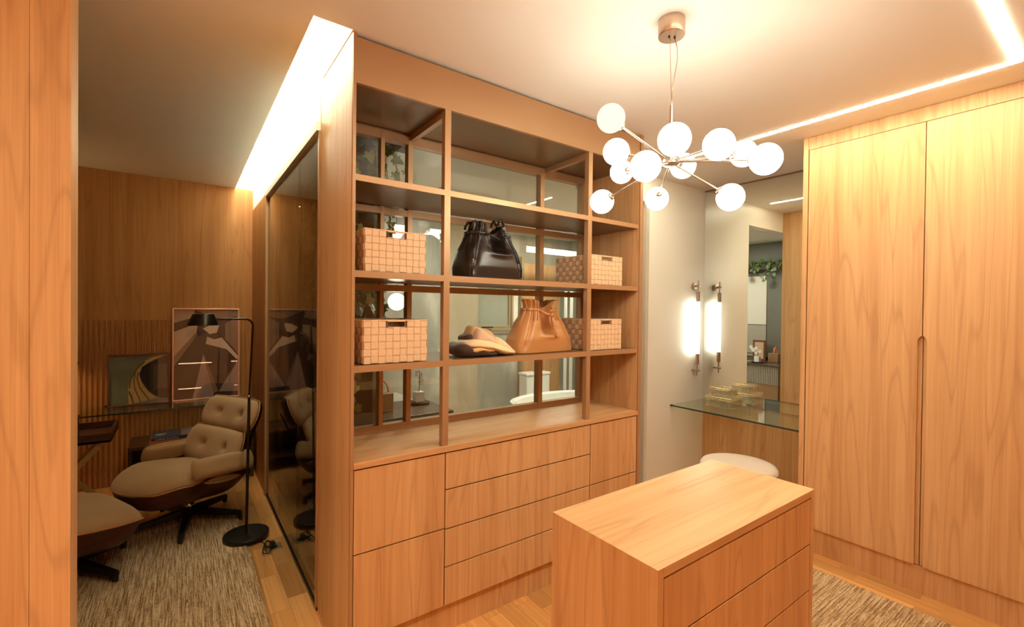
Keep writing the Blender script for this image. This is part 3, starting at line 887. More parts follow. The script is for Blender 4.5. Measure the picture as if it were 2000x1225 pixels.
def bag(name, label, loc, rotz, surf, mat, inmat, H):
    t = thing(name, label, 'handbag', loc, rotz)
    mb = MB().grid(surf, 160, 56, wrap_u=True)
    o = obj('body', mb, mat, t, smooth=True, local=True, solid=0.003)
    n = 160
    base = MB()
    ring = [surf(i / n, 0) for i in range(n)]
    base.add(ring + [Vector((0, 0, 0.0))], [(i, (i + 1) % n, n) for i in range(n)])
    obj('base', base, mat, t, local=True)
    return t
def on(surf, u, v, off=0.004):
    p = surf(u % 1.0, v)
    a = surf((u + 0.004) % 1.0, v) - surf((u - 0.004) % 1.0, v)
    b_ = surf(u % 1.0, min(1, v + 0.01)) - surf(u % 1.0, max(0, v - 0.01))
    nrm = a.cross(b_)
    if nrm.length > 1e-9: nrm.normalize()
    if nrm.dot(Vector((p.x, p.y, 0))) < 0: nrm = -nrm
    return p + nrm * off

# tan bag with a drawstring belt
S2 = bag_surface([(0, .207), (.25, .196), (.5, .166), (.75, .124), (.86, .104), (.93, .110), (1, .120)], [(0, .085), (.25, .092), (.5, .080), (.75, .054), (.86, .042), (1, .046)], 0.292, 0.012, 0.042, 0.30, 0.045, 0.0075, seed=2)
tb = bag('tan_handbag', 'tan leather drawstring handbag on the lower shelf beside the folded scarf', (1.640, 2.005, 1.2645), math.radians(3), S2, 'leather_tan', 'leather_tan_in', 0.29)
def belt(t, S, mat, v0, uL0, uL1, r=0.004, sag=0.0):
    pts = []
    for k in range(60):
        a = k / 59
        u = uL0 + (uL1 - uL0) * a
        pts.append(on(S, u, v0 + sag * math.sin(PI * a), 0.005))
    return obj('drawstring', MB().tube(pts, r, 8, flat=2.0), mat, t, smooth=True, local=True)
belt(tb, S2, 'leather_tan', 0.80, 0.045, 0.955)
pf = on(S2, 0.03, 0.68, 0.012)
knot = Vector((0.020, -0.080, 0.205))
pl = on(S2, 0.955, 0.80, 0.004); pr = on(S2, 0.045, 0.80, 0.004)
obj('drawstring', MB().tube([pl, (pl + knot) / 2 + Vector((0, -0.012, -0.008)), knot], 0.004, 8, flat=2.0), 'leather_tan', tb, smooth=True, local=True)
obj('drawstring', MB().tube([pr, (pr + knot) / 2 + Vector((0, -0.01, 0)), knot], 0.004, 8, flat=2.0), 'leather_tan', tb, smooth=True, local=True)
obj('knot', MB().sphere(knot + Vector((0, -0.003, 0)), 0.0125, 14, 9), 'leather_tan', tb, smooth=True, local=True)
yf = -0.086
obj('tie_end', MB().tube([knot, Vector((knot.x + 0.004, yf, knot.z - 0.03)), Vector((knot.x + 0.008, yf - 0.012, knot.z - 0.075)), Vector((knot.x + 0.014, yf - 0.018, knot.z - 0.118))], [0.004, 0.0045, 0.0045, 0.003], 8, flat=1.6), 'leather_tan', tb, smooth=True, local=True)
obj('tie_end', MB().tube([knot, Vector((knot.x - 0.018, yf + 0.004, knot.z - 0.012)), Vector((knot.x - 0.020, yf, knot.z - 0.04)), Vector((knot.x - 0.006, yf - 0.006, knot.z - 0.066))], [0.003, 0.0035, 0.0035, 0.003], 8), 'leather_tan', tb, smooth=True, local=True)
for tx, tz in ((0.014, -0.120), (-0.006, -0.068)):
    obj('bead', MB().sphere((knot.x + tx, yf - 0.015, knot.z + tz), 0.0042, 10, 7), 'brass', tb, smooth=True, local=True)
for sx_ in (-1, 1):
    for dx in (0.052, 0.072):
        pts = [on(S2, (0.5 + sx_ * 0.5) % 1 + sx_ * (dx * 1.15), vv, 0.004) for vv in (0.99, 0.9, 0.8, 0.7, 0.6)]
        obj('pleat_cord', MB().tube(pts, 0.003, 7), 'leather_tan', tb, smooth=True, local=True)
hl = [Vector((0.025 + 0.022 * math.cos(a), 0.01, 0.262 + 0.024 * math.sin(a))) for a in [PI * k / 10 for k in range(11)]]
obj('handle', MB().tube(hl, 0.004, 8), 'leather_tan_in', tb, smooth=True, local=True)

# black bag
S1 = bag_surface([(0, .172), (.2, .176), (.45, .164), (.70, .136), (.88, .108), (1, .098)], [(0, .098), (.2, .106), (.45, .098), (.7, .074), (.88, .056), (1, .050)], 0.292, 0.016, 0.046, 0.42, 0.050, 0.0065, seed=5)
bb = bag('black_handbag', 'black leather bucket handbag on the upper shelf between two baskets', (1.285, 2.0, 1.6515), math.radians(4), S1, 'leather_black', 'leather_black', 0.3)
belt(bb, S1, 'leather_black', 0.78, 0.06, 0.94, r=0.004)
a0, a1 = on(S1, 0.94, 0.78, 0.006), on(S1, 0.06, 0.80, 0.006)
mid = (a0 + a1) / 2 + Vector((0.02, -0.03, -0.018))
obj('drawstring', MB().tube([a0, a0.lerp(mid, 0.5) + Vector((0, -0.006, 0)), mid, mid.lerp(a1, 0.5) + Vector((0.004, 0, -0.006)), a1], 0.0048, 8), 'leather_black', bb, smooth=True, local=True)
for cx, zc, rr in ((-0.100, 0.262, 0.020), (0.062, 0.292, 0.017)):
    for dy in (-0.03, 0.03):
        pts = [Vector((cx + rr * math.cos(a), dy + 0.008 * math.sin(2 * a), zc + rr * 1.25 * math.sin(a))) for a in [-0.5 + (PI + 1.0) * k / 14 for k in range(15)]]
        obj('handle_loop', MB().tube(pts, 0.0065, 8), 'leather_black', bb, smooth=True, local=True)
for sx_ in (-1, 1):
    for uu, va, vb in ((0.135, 0.93, 0.05), (0.115, 0.93, 0.30)):
        pts = [on(S1, (sx_ * uu) % 1.0, va + (vb - va) * k / 12, 0.003) for k in range(13)]
        obj('seam_cord', MB().tube(pts, 0.0032, 7), 'leather_black', bb, smooth=True, local=True)
ct = on(S1, 0.865, 0.30, 0.006)
obj('cord_end', MB().tube([on(S1, 0.865, 0.60, 0.006), on(S1, 0.862, 0.45, 0.008), ct], [0.003, 0.003, 0.0045], 8), 'leather_black', bb, smooth=True, local=True)
for k in range(2):
    obj('metal_tip', MB().tube([ct + Vector((0, 0, -0.012 * k)), ct + Vector((0, 0, -0.012 * k - 0.006))], 0.0048, 10), 'chrome', bb, smooth='auto', local=True)
obj('metal_foot', MB().sphere((0.118, -0.085, 0.006), 0.005, 10, 7), 'chrome', bb, smooth=True, local=True)

# folded scarf: one folded strip of cloth swept to and fro, and a second peaked fold behind
sf = thing('folded_scarf', 'folded cream, tan and dark brown scarf lying left of the tan bag', 'scarf', (1.235, 1.985, 1.2645))
def loaf(profile, y0, y1, ny=18, seed=0, drift=0.0, amp=0.005):
    """a closed soft profile (x, z) swept along y with rounded ends"""
    P = [Vector((a, 0, b_)) for a, b_ in profile]
    k = len(P); S = []
    for i in range(k):
        p0, p1, p2, p3 = P[i - 1], P[i], P[(i + 1) % k], P[(i + 2) % k]
        for q in range(5):
            t = q / 5
            S.append(0.5 * ((2 * p1) + (p2 - p0) * t + (2 * p0 - 5 * p1 + 4 * p2 - p3) * t * t + (3 * p1 - p0 - 3 * p2 + p3) * t ** 3))
    cen = sum(S, Vector()) / len(S)
    m_ = len(S)
    def fn(u, v):
        p = S[int(round(u * m_)) % m_]
        w = 2 * v - 1
        sc_ = max(0.02, (1 - abs(w) ** 5) ** 0.5)
        q = cen + (p - cen) * sc_
        y = y0 + (y1 - y0) * v
        n_ = noise.noise(Vector((q.x * 13 + seed, y * 13, q.z * 13)))
        return Vector((q.x + drift * v + amp * n_, y, max(0.001, q.z + amp * n_ + 0.003 * math.sin(q.x * 60 + y * 40 + seed) + 0.004 * abs(noise.noise(Vector((q.x * 30, y * 22 + seed, q.z * 30)))))))
    return MB().grid(fn, m_, ny, wrap_u=True)
def fold(name, mat, prof, y0, y1, **kw):
    return obj(name, loaf(prof, y0, y1, **kw), mat, sf, smooth=True, local=True)
fold('dark_fold', 'brown_cloth', [(0.07, 0.002), (-0.10, 0.002), (-0.150, 0.008), (-0.170, 0.030), (-0.158, 0.056), (-0.130, 0.066), (-0.108, 0.056), (-0.100, 0.030), (-0.04, 0.024), (0.07, 0.022)], -0.105, 0.10, seed=1)
fold('tan_lip', 'tan_cloth', [(-0.112, 0.022), (-0.122, 0.034), (-0.11, 0.044), (-0.05, 0.046), (0.03, 0.034), (0.05, 0.026), (-0.03, 0.022)], -0.112, 0.06, seed=2, amp=0.003)
fold('cream_fold', 'cream_cloth', [(0.165, 0.002), (0.06, 0.014), (-0.02, 0.040), (-0.10, 0.048), (-0.118, 0.060), (-0.110, 0.074), (-0.075, 0.084), (-0.02, 0.080), (0.06, 0.064), (0.13, 0.038), (0.172, 0.012)], -0.110, 0.09, seed=3)
fold('pink_fold', 'pink_cloth', [(-0.040, 0.060), (-0.050, 0.096), (-0.040, 0.126), (-0.018, 0.133), (0.034, 0.110), (0.075, 0.070), (0.085, 0.050), (0.02, 0.044)], -0.070, 0.06, seed=4)
fold('tan_fold', 'tan_cloth', [(-0.055, 0.080), (-0.052, 0.130), (-0.038, 0.148), (-0.014, 0.148), (0.050, 0.122), (0.115, 0.072), (0.168, 0.020), (0.172, 0.004), (0.06, 0.03)], -0.030, 0.10, seed=5)
fold('cream_flank', 'cream_cloth', [(0.045, 0.060), (0.060, 0.090), (0.085, 0.084), (0.140, 0.048), (0.176, 0.012), (0.172, 0.002), (0.10, 0.006)], -0.092, 0.07, seed=6)
fold('dark_corner', 'brown_cloth', [(-0.088, 0.078), (-0.090, 0.094), (-0.076, 0.106), (-0.052, 0.108), (-0.046, 0.092), (-0.060, 0.076)], -0.02, 0.085, seed=7, amp=0.003)

# ------------------------------------------------------------------ rugs
def rug(name, label, x0, x1, y0, y1, mat, along, cell=0.0105):
    nx, ny = int((x1 - x0) / cell), int((y1 - y0) / (cell * 1.6))
    rnd = random.Random(3)
    V, Fc = [], []
    for j in range(ny + 1):
        for i in range(nx + 1):
            e = i in (0, nx) or j in (0, ny)
            x_ = x0 + (x1 - x0) * i / nx; y_ = y0 + (y1 - y0) * j / ny
            if e:
                x_ += rnd.uniform(-0.004, 0.004) if i in (0, nx) else 0
                y_ += rnd.uniform(-0.004, 0.004) if j in (0, ny) else 0
            row = i if along == 'y' else j
            z_ = 0.001 if e else 0.008 + 0.0055 * (row % 2) + rnd.uniform(0, 0.003)
            V.append((x_, y_, z_))
    for j in range(ny):
        for i in range(nx):
            a = j * (nx + 1) + i
            Fc.append((a, a + 1, a + nx + 2, a + nx + 1))
    mb = MB().add(V, Fc)
    mb.box(x0 + 0.01, x1 - 0.01, y0 + 0.01, y1 - 0.01, 0.0005, 0.004)
    o = obj(name, mb, mat, smooth=True)
    return tag(o, label, 'rug')
rug('lounge_rug', 'coarse woven beige and brown rug under the lounge chair', -1.75, 0.343, 1.98, 3.975, 'rug_weave', 'y')
rug('closet_rug', 'coarse woven tan rug between the island and the wardrobe', 1.95, 3.0, -0.9, 1.22, 'rug_weave_x', 'x')

# ------------------------------------------------------------------ lounge chair
def cushion(w, h, t, corner, bend, tufts=(), p=5.0, back=0.35, nu=44, nv=36, tuft_d=0.55, tuft_r=0.035):
    cr = corner if isinstance(corner, tuple) else (corner, corner)
    def shape(u, v):
        c_ = cr[1] if v > 0 else cr[0]
        x = w / 2 * u * math.sqrt(max(0, 1 - c_ * v * v / 2))
        y = h / 2 * v * math.sqrt(max(0, 1 - c_ * u * u / 2))
        return x, y
    def prof(u, v):
        return (max(0, 1 - abs(u) ** p) * max(0, 1 - abs(v) ** p)) ** 0.5
    def top(a, b_):
        u, v = 2 * a - 1, 2 * b_ - 1
        u = math.sin(u * PI / 2); v = math.sin(v * PI / 2)
        x, y = shape(u, v)
        z = t * prof(u, v) + bend(u, v)
        for tx, ty in tufts:
            r2 = ((x - tx) ** 2 + (y - ty) ** 2)
            z -= t * tuft_d * math.exp(-r2 / (tuft_r ** 2)) + t * 0.16 * math.exp(-r2 / ((tuft_r * 2.8) ** 2))
        return Vector((x, y, z))
    def bot(a, b_):
        u, v = 2 * a - 1, 2 * b_ - 1
        u = math.sin(u * PI / 2); v = math.sin(v * PI / 2)
        x, y = shape(u, v)
        return Vector((x, y, -t * back * prof(u, v) + bend(u, v)))
    rim = [Vector((*shape(u, v), bend(u, v))) for u, v in
           [(math.sin((2 * k / 20 - 1) * PI / 2), -1) for k in range(20)] + [(1, math.sin((2 * k / 20 - 1) * PI / 2)) for k in range(20)] +
           [(-math.sin((2 * k / 20 - 1) * PI / 2), 1) for k in range(20)] + [(-1, -math.sin((2 * k / 20 - 1) * PI / 2)) for k in range(20)]]
    return top, bot, rim

def place(fn, M):
    return lambda a, b_: M @ fn(a, b_)

def pad(parent, name, M, w, h, t, corner, bend, tufts=(), **kw):
    top, bot, rim = cushion(w, h, t, corner, bend, tufts, **kw)
    mb = MB().grid(place(top, M), 44, 36)
    mb.grid(place(bot, M), 44, 36)
    o = obj(name, mb, 'fabric', parent, smooth=True, local=True)
    obj('piping', MB().tube([M @ q for q in rim], 0.0035, 6, closed=True), 'piping', o, smooth=True, local=True)
    return o

def shell(parent, M, w, h, corner, bend, gap, thick=0.012):
    top, bot, rim = cushion(w, h, 0.0, corner, bend)
    T = M @ Matrix.Translation((0, 0, -gap))
    U = M @ Matrix.Translation((0, 0, -gap - thick))
    mb = MB().grid(place(top, T), 30, 26).grid(place(top, U), 30, 26)
    n = len(rim)
    mb.add([T @ q for q in rim] + [U @ q for q in rim], [(i, (i + 1) % n, n + (i + 1) % n, n + i) for i in range(n)])
    o = obj('shell', mb, 'shell_wood', parent, smooth='auto', local=True)
    mid_ = M @ Matrix.Translation((0, 0, -gap - thick * 0.35))
    obj('veneer_edge', MB().tube([mid_ @ q for q in rim], thick * 0.42, 6, closed=True), 'ply_edge', o, smooth=True, local=True)
    return o

def basis(o, xax, yax):
    xax = Vector(xax).normalized(); yax = Vector(yax).normalized(); zax = xax.cross(yax).normalized()
    m_ = Matrix.Identity(4)
    for i in range(3):
        m_[i][0], m_[i][1], m_[i][2], m_[i][3] = xax[i], yax[i], zax[i], o[i]
    return m_

def star_base(parent, n, r, a0, zpost, zarm=0.10):
    obj('post', MB().tube([(0, 0, 0.075), (0, 0, zpost)], 0.027, 16), 'black_metal', parent, smooth='auto', local=True)
    obj('collar', MB().lathe([(0, 0), (0.031, 0), (0.034, 0.012), (0.031, 0.024), (0, 0.024)], (0, 0, 0.105), 20), 'chrome', parent, smooth='auto', local=True)
    for k in range(n):
        a = a0 + 2 * PI * k / n
        d = Vector((math.cos(a), math.sin(a), 0)); s_ = Vector((-d.y, d.x, 0))
        mb = MB()
        P = []
        for q, zt_, zb, hw in ((0.0, zarm, 0.055, 0.030), (0.5, 0.075, 0.038, 0.023), (1.0, 0.052, 0.024, 0.016)):
            c = d * (r * q)
            P += [c - s_ * hw + Vector((0, 0, zb)), c + s_ * hw + Vector((0, 0, zb)), c + s_ * hw * 0.8 + Vector((0, 0, zt_)), c - s_ * hw * 0.8 + Vector((0, 0, zt_))]
        Fc = [(3, 2, 1, 0), (8, 9, 10, 11)]
        for i in range(2):
            for j in range(4):
                Fc.append((i * 4 + j, i * 4 + (j + 1) % 4, i * 4 + 4 + (j + 1) % 4, i * 4 + 4 + j))
        lg = obj('leg', mb.add(P, Fc), 'black_metal', parent, local=True, bevel=0.003)
        obj('glide', MB().lathe([(0, 0), (0.014, 0), (0.014, 0.026), (0, 0.026)], tuple(d * (r * 0.97)), 14), 'black_rubber', lg, local=True)

CH_X, CH_Y, CH_R = 0.045, 3.83, math.radians(207)
CZ = 0.0175
lc = thing('lounge_chair', 'beige tufted lounge chair with dark moulded shells on a black star base', 'armchair', (CH_X, CH_Y, CZ), CH_R)
# seat: lateral axis = -y (cushion x), length axis = +x (cushion y)
tilt = math.radians(9)
seatM = basis((0.085, 0, 0.325), (0, -1, 0), (math.cos(tilt), 0, math.sin(tilt)))
def bowl_of(rim, depth):
    return lambda u, v: rim(u, v) - depth * (1 - abs(u) ** 9) * (1 - abs(v) ** 7)
seat_rim = lambda u, v: 0.014 * u * u + 0.13 * abs(u) ** 3 * smooth01(0.35, -0.5, v) * smooth01(-1.3, -0.6, v) - 0.040 * smooth01(0.3, 1.0, v) * v
pad(lc, 'seat_cushion', seatM, 0.60, 0.64, 0.090, (0.45, 0.85), lambda u, v: 0.02 * u * u - 0.04 * smooth01(0.3, 1.0, v) * v, p=4, back=0.5)
shellM = basis((0.060, 0, 0.325 - 0.025 * math.tan(tilt)), (0, -1, 0), (math.cos(tilt), 0, math.sin(tilt)))
shell(lc, shellM, 0.615, 0.68, (0.40, 0.85), bowl_of(seat_rim, 0.130), -0.002)
bt = math.radians(22)
backM = basis((-0.225, 0, 0.455), (0, 1, 0), (-math.sin(bt), 0, math.cos(bt)))
wrapb = lambda u, v: 0.075 * u * u
pad(lc, 'back_cushion', backM, 0.62, 0.27, 0.075, 0.45, wrapb, tufts=((-0.13, 0.0), (0.13, 0.0)), p=4, tuft_d=0.42, tuft_r=0.022)
shell(lc, backM, 0.635, 0.285, 0.45, bowl_of(wrapb, 0.035), 0.004)
ht = math.radians(24)
headM = basis((-0.345, 0, 0.660), (0, 1, 0), (-math.sin(ht), 0, math.cos(ht)))
pad(lc, 'headrest_cushion', headM, 0.60, 0.250, 0.08, 0.52, wrapb, tufts=((-0.13, 0.0), (0.13, 0.0)), p=4, tuft_d=0.42, tuft_r=0.022)
shell(lc, headM, 0.615, 0.265, 0.52, bowl_of(wrapb, 0.035), 0.004)
for s_ in (-1, 1):
    armM = basis((-0.055, s_ * 0.305, 0.430), (1, 0, 0.06), (0, -s_ * 0.35, 1.0)) if s_ < 0 else basis((-0.055, s_ * 0.305, 0.430), (-1, 0, -0.06), (0, -s_ * 0.35, 1.0))
    sg = 1 if s_ < 0 else -1
    pad(lc, 'armrest', armM, 0.40, 0.130, 0.042, 0.30, lambda u, v, sg=sg: 0.0, p=5, back=0.8)
    obj('back_bracket', MB().tube([(-0.29, s_ * 0.15, 0.38), (-0.345, s_ * 0.15, 0.52), (-0.41, s_ * 0.15, 0.66)], 0.011, 8, flat=0.5), 'black_metal', lc, smooth=True, local=True)
obj('spine_plate', MB().box(-0.16, 0.10, -0.06, 0.06, 0.175, 0.20), 'black_metal', lc, local=True)
star_base(lc, 5, 0.335, math.radians(-207 + 262), 0.21)

ot = thing('ottoman', 'beige upholstered ottoman with dark moulded shell in front of the lounge chair', 'ottoman', (-0.490, 3.425, CZ), math.radians(205))
otM = basis((0, 0, 0.298), (0, -1, 0), (math.cos(0.14), 0, math.sin(0.14)))
pad(ot, 'cushion', otM, 0.62, 0.52, 0.085, 0.55, lambda u, v: 0.02 * u * u, p=4)
shell(ot, otM, 0.63, 0.53, 0.55, bowl_of(lambda u, v: 0.02 * u * u, 0.135), -0.003)
shl = MB()
star_base(ot, 4, 0.30, math.radians(-205 + 315), 0.21)

# ------------------------------------------------------------------ floor lamp with cord
LX, LY = 0.343, 3.377
fl = thing('floor_lamp', 'slender dark reading floor lamp standing beside the lounge chair', 'floor lamp', (LX, LY, 0))
obj('base', MB().lathe([(0, 0), (0.128, 0), (0.131, 0.004), (0.131, 0.020), (0.126, 0.025), (0, 0.026)], (LX, LY, 0), 56), 'lamp_base', fl, smooth='auto')
PXl = LX + 0.018
obj('pole', MB().tube([(LX, LY, 0.025), (PXl - 0.006, LY, 0.90)], 0.0085, 12), 'lamp_metal', fl, smooth='auto')
bend_ = [(PXl - 0.006, LY, 0.90), (PXl + 0.012, LY, 1.36)] + [(PXl + 0.012 - 0.045 * (1 - math.cos(a)), LY, 1.36 + 0.045 * math.sin(a)) for a in [PI / 2 * k / 8 for k in range(1, 9)]] + [(0.160, LY, 1.405)]
obj('arm', MB().tube(bend_, 0.0062, 12), 'lamp_metal', fl, smooth='auto')
obj('joint', MB().sphere((PXl - 0.006, LY, 0.905), 0.0105, 14, 8), 'chrome', fl, smooth=True)
obj('shade', MB().lathe([(0, 0.070), (0.052, 0.070), (0.056, 0.067), (0.083, 0.0), (0.081, 0.0), (0.053, 0.064), (0, 0.066)], (0.107, LY, 1.367), 44), 'lamp_metal', fl, smooth='auto')
obj('socket', MB().lathe([(0, 0.0), (0.018, 0.0), (0.018, 0.045), (0, 0.045)], (0.107, LY, 1.386), 18), 'black_metal', fl, smooth='auto')
cord = [(0.40, 3.255, 0.006), (0.42, 3.215, 0.005), (0.432, 3.190, 0.006), (0.418, 3.165, 0.010), (0.405, 3.120, 0.006), (0.400, 3.075, 0.005), (0.425, 3.055, 0.006), (0.440, 3.080, 0.010)]
for k in range(26):
    a = k * 0.75
    cord.append((0.438 + 0.018 * math.cos(a) + 0.004 * math.sin(3 * k), 3.155 + 0.045 * math.sin(a) - 0.0008 * k, 0.010 + 0.008 * (k % 4) / 3 + 0.0005 * k))
cord += [(0.450, 3.120, 0.02), (0.458, 3.148, 0.016)]
obj('cord', MB().tube(cord, 0.0034, 6), 'black_rubber', fl, smooth=True)
obj('plug', MB().lathe([(0, 0), (0.017, 0), (0.015, 0.016), (0.008, 0.024), (0, 0.024)], (0.462, 3.158, 0.005), 16), 'black_rubber', fl, smooth='auto')
fl.location.z += 0.014          # the base stands on the rug's edge
ou = thing('floor_outlet', 'square brass floor socket plate in the parquet beside the lamp base', 'socket', (0.468, 3.155, 0))
obj('plate', MB().box(0.418, 0.516, 3.108, 3.202, 0.0003, 0.0045), 'outlet_metal', ou, bevel=0.0015)
obj('recess', MB().lathe([(0, 0), (0.024, 0), (0.024, 0.0008), (0, 0.0008)], (0.468, 3.155, 0.0046), 24), 'lamp_base', ou)

# ------------------------------------------------------------------ lounge wall shelf and pictures
ws = thing('wall_glass_shelf', 'clear glass wall shelf carrying two leaning pictures in the lounge', 'shelf', (-0.03, 4.78, 0.655))
obj('glass_plate', B(-0.61, 0.538, 4.605, 4.970, 0.656, 0.666), 'shelf_glass', ws)
obj('front_edge', B(-0.61, 0.538, 4.602, 4.605, 0.656, 0.666), 'glass_edge', ws)
for xs in (-0.50, 0.45):
    obj('clip', MB().tube([(xs, 4.955, 0.670), (xs, 4.971, 0.670)], 0.008, 12), 'chrome', ws, smooth='auto')

def picture(name, label, x0, x1, z0, z1, yb, yt, fw, fmat, art):
    """a framed print leaning back: bottom edge at y=yb, top at y=yt"""
    t = thing(name, label, 'picture', ((x0 + x1) / 2, yb, z0))
    H_ = math.hypot(z1 - z0, yt - yb)
    M_ = basis((x0, yb, z0), (1, 0, 0), (0, yt - yb, z1 - z0))      # local x right, y up, z towards the viewer
    w = x1 - x0
    D_ = 0.022
    bx = lambda a, b2, c, d_, e, f_: MB().box(a, b2, c, d_, e, f_, M_)
    obj('backing', bx(0.002, w - 0.002, 0.002, H_ - 0.002, -0.018, -0.012), 'groove', t)
    for a, b2, c, d_ in ((0, w, 0, fw), (0, w, H_ - fw, H_), (0, fw, fw, H_ - fw), (w - fw, w, fw, H_ - fw)):
        obj('frame_bar', bx(a, b2, c, d_, -0.018, 0.004), fmat, t, bevel=0.0008)
    iw, ih = w - 2 * fw, H_ - 2 * fw
    pr = obj('print', bx(fw, w - fw, fw, H_ - fw, -0.012, -0.010), art[0][1], t)
    for k, (poly, mt) in enumerate(art[1:]):
        z_ = -0.0100 + 0.0004 * (k + 1)
        q = [(fw + a * iw, fw + (1 - b2) * ih) for a, b2 in poly]
        obj('print_shape', MB().prism(q, lambda a, b2, z_=z_: M_ @ Vector((a, b2, z_ - 0.0004)), lambda a, b2, z_=z_: M_ @ Vector((a, b2, z_))), mt, pr)
    obj('glazing', bx(fw - 0.001, w - fw + 0.001, fw - 0.001, H_ - fw + 0.001, -0.0045, -0.0025), 'picture_glass', t)
    return t
def nrm(pts, x0, x1, y0, y1):
    return [(min(1, max(0, (a - x0) / (x1 - x0))), min(1, max(0, (b2 - y0) / (y1 - y0)))) for a, b2 in pts]
bigp = lambda pts: nrm(pts, 97, 757, 92, 1045)
art1 = [(None, 'art_dark'),
        (bigp([(97, 92), (300, 92), (300, 175), (97, 235)]), 'art_pink'),
        (bigp([(300, 92), (757, 92), (757, 165), (620, 192), (520, 180), (330, 108)]), 'art_mid'),
        (bigp([(97, 330), (245, 272), (330, 262), (322, 335), (97, 590)]), 'art_tan'),
        (bigp([(322, 335), (335, 360), (97, 690), (97, 590)]), 'art_mid'),
        (bigp([(385, 298), (470, 255), (545, 245), (556, 262), (530, 345), (455, 362)]), 'art_cream'),
        (bigp([(430, 388), (502, 420), (580, 400), (757, 610), (750, 655), (632, 530), (415, 466)]), 'art_cream'),
        (bigp([(620, 245), (757, 172), (757, 590), (690, 500), (620, 420)]), 'art_mid'),  # mostly the glazing's reflection, painted into the print as a shape
        (bigp([(390, 575), (500, 1000), (488, 1045), (283, 1045)]), 'art_pink'),
        (bigp([(402, 590), (545, 985), (500, 1000)]), 'art_mid'),
        (bigp([(750, 668), (757, 690), (757, 1000), (548, 990)]), 'art_pink')]
picture('framed_print', 'large upright rose-gold framed print of brown and cream angular shapes', -0.066, 0.437, 0.6675, 1.478, 4.905, 4.965, 0.011, 'frame_rose', art1)
smp = lambda pts: nrm(pts, 348, 848, 55, 468)
art2 = [(None, 'art_teal'),
        (smp([(800, 70), (700, 118), (622, 158), (596, 220), (622, 290), (682, 372), (760, 425), (848, 440), (848, 62)]), 'art_black'),
        (smp([(720, 145), (848, 135), (848, 350), (780, 350), (720, 370)]), 'art_greyp'),
        (smp([(830, 66), (760, 72), (700, 84), (640, 112), (570, 172), (522, 260), (503, 350), (512, 468), (770, 432), (700, 392), (650, 335), (612, 272), (597, 220), (622, 160), (700, 112), (790, 80)]), 'art_gold'),
        (smp([(640, 112), (570, 172), (522, 260), (512, 330), (520, 340), (532, 262), (580, 178), (648, 118)]), 'art_goldd'),
        (smp([(560, 210), (548, 270), (556, 340), (610, 460), (620, 460), (566, 338), (558, 272), (568, 214)]), 'art_goldd'),
        (smp([(585, 200), (575, 260), (600, 340), (680, 445), (690, 442), (610, 336), (585, 262), (593, 204)]), 'art_goldd'),
        (smp([(512, 350), (540, 400), (560, 468), (548, 468), (528, 410), (508, 368)]), 'art_goldd')]
picture('landscape_picture', 'small dark-framed picture of a curving golden road on green', -0.489, -0.086, 0.6675, 1.090, 4.905, 4.962, 0.009, 'frame_brown', art2)
kb = thing('coat_peg', 'small round black peg on the slatted lounge wall above the tray table', 'peg', (-0.680, Y_BACK, 1.038))
obj('stalk', MB().tube([(-0.680, Y_BACK - 0.001, 1.038), (-0.680, Y_BACK - 0.055, 1.038)], 0.007, 10), 'black_metal', kb)
obj('ball', MB().sphere((-0.680, Y_BACK - 0.062, 1.038), 0.024, 20, 12), 'black_metal', kb, smooth=True)

# ------------------------------------------------------------------ tray table
tt = thing('tray_table', 'dark wooden tray table on crossed light legs at the edge of the wall end', 'side table', (-0.66, 4.30, 0))
TX0, TX1, TY0, TY1, TZ = -0.93, -0.385, 4.08, 4.53, 0.575
tr_ = obj('tray_floor', B(TX0, TX1, TY0, TY1, TZ, TZ + 0.012), 'dark_wood', tt)
wd_ = 0.016
for nm, a in (('tray_side', (TX0, TX1, TY0, TY0 + wd_)), ('tray_side', (TX0, TX1, TY1 - wd_, TY1)), ('tray_side', (TX0, TX0 + wd_, TY0 + wd_, TY1 - wd_)), ('tray_side', (TX1 - wd_, TX1, TY0 + wd_, TY1 - wd_))):
    obj(nm, MB().box(*a, TZ - 0.004, TZ + 0.06), 'dark_wood', tt, bevel=0.0015)
for yl in (TY0 + 0.05, TY1 - 0.05):
    for sg in (-1, 1):
        dx = 0.235
        a = Vector((-0.66 - sg * dx, yl + sg * 0.012, 0.011)); b_ = Vector((-0.66 + sg * dx, yl + sg * 0.012, TZ - 0.002))
        d = (b_ - a).normalized(); n_ = Vector((0, 1, 0)).cross(d)
        P = []
        for e in (a, b_):
            for su, sv in ((-1, -1), (1, -1), (1, 1), (-1, 1)):
                P.append(e + n_ * (0.016 * su) + Vector((0, 0.010 * sv, 0)))
        obj('leg', MB().add(P, [(3, 2, 1, 0), (4, 5, 6, 7)] + [(j, (j + 1) % 4, 4 + (j + 1) % 4, 4 + j) for j in range(4)]), 'leg_wood', tt)
obj('foot_bar', B(-0.905, -0.885, TY0 + 0.04, TY1 - 0.04, 0.0, 0.014), 'leg_wood', tt)
obj('foot_bar', B(-0.435, -0.415, TY0 + 0.04, TY1 - 0.04, 0.0, 0.014), 'leg_wood', tt)
dk = thing('dark_box', 'small dark upright box standing on the wooden tray table', 'box', (-0.62, 4.28, TZ + 0.0125))
bm0 = (-0.675, -0.570, 4.20, 4.30)
obj('body', MB().box(*bm0, TZ + 0.0125, TZ + 0.150), 'dark_wood', dk, bevel=0.002)
obj('lid', MB().box(bm0[0] - 0.002, bm0[1] + 0.002, bm0[2] - 0.002, bm0[3] + 0.002, TZ + 0.151, TZ + 0.165), 'dark_wood', dk, bevel=0.002)

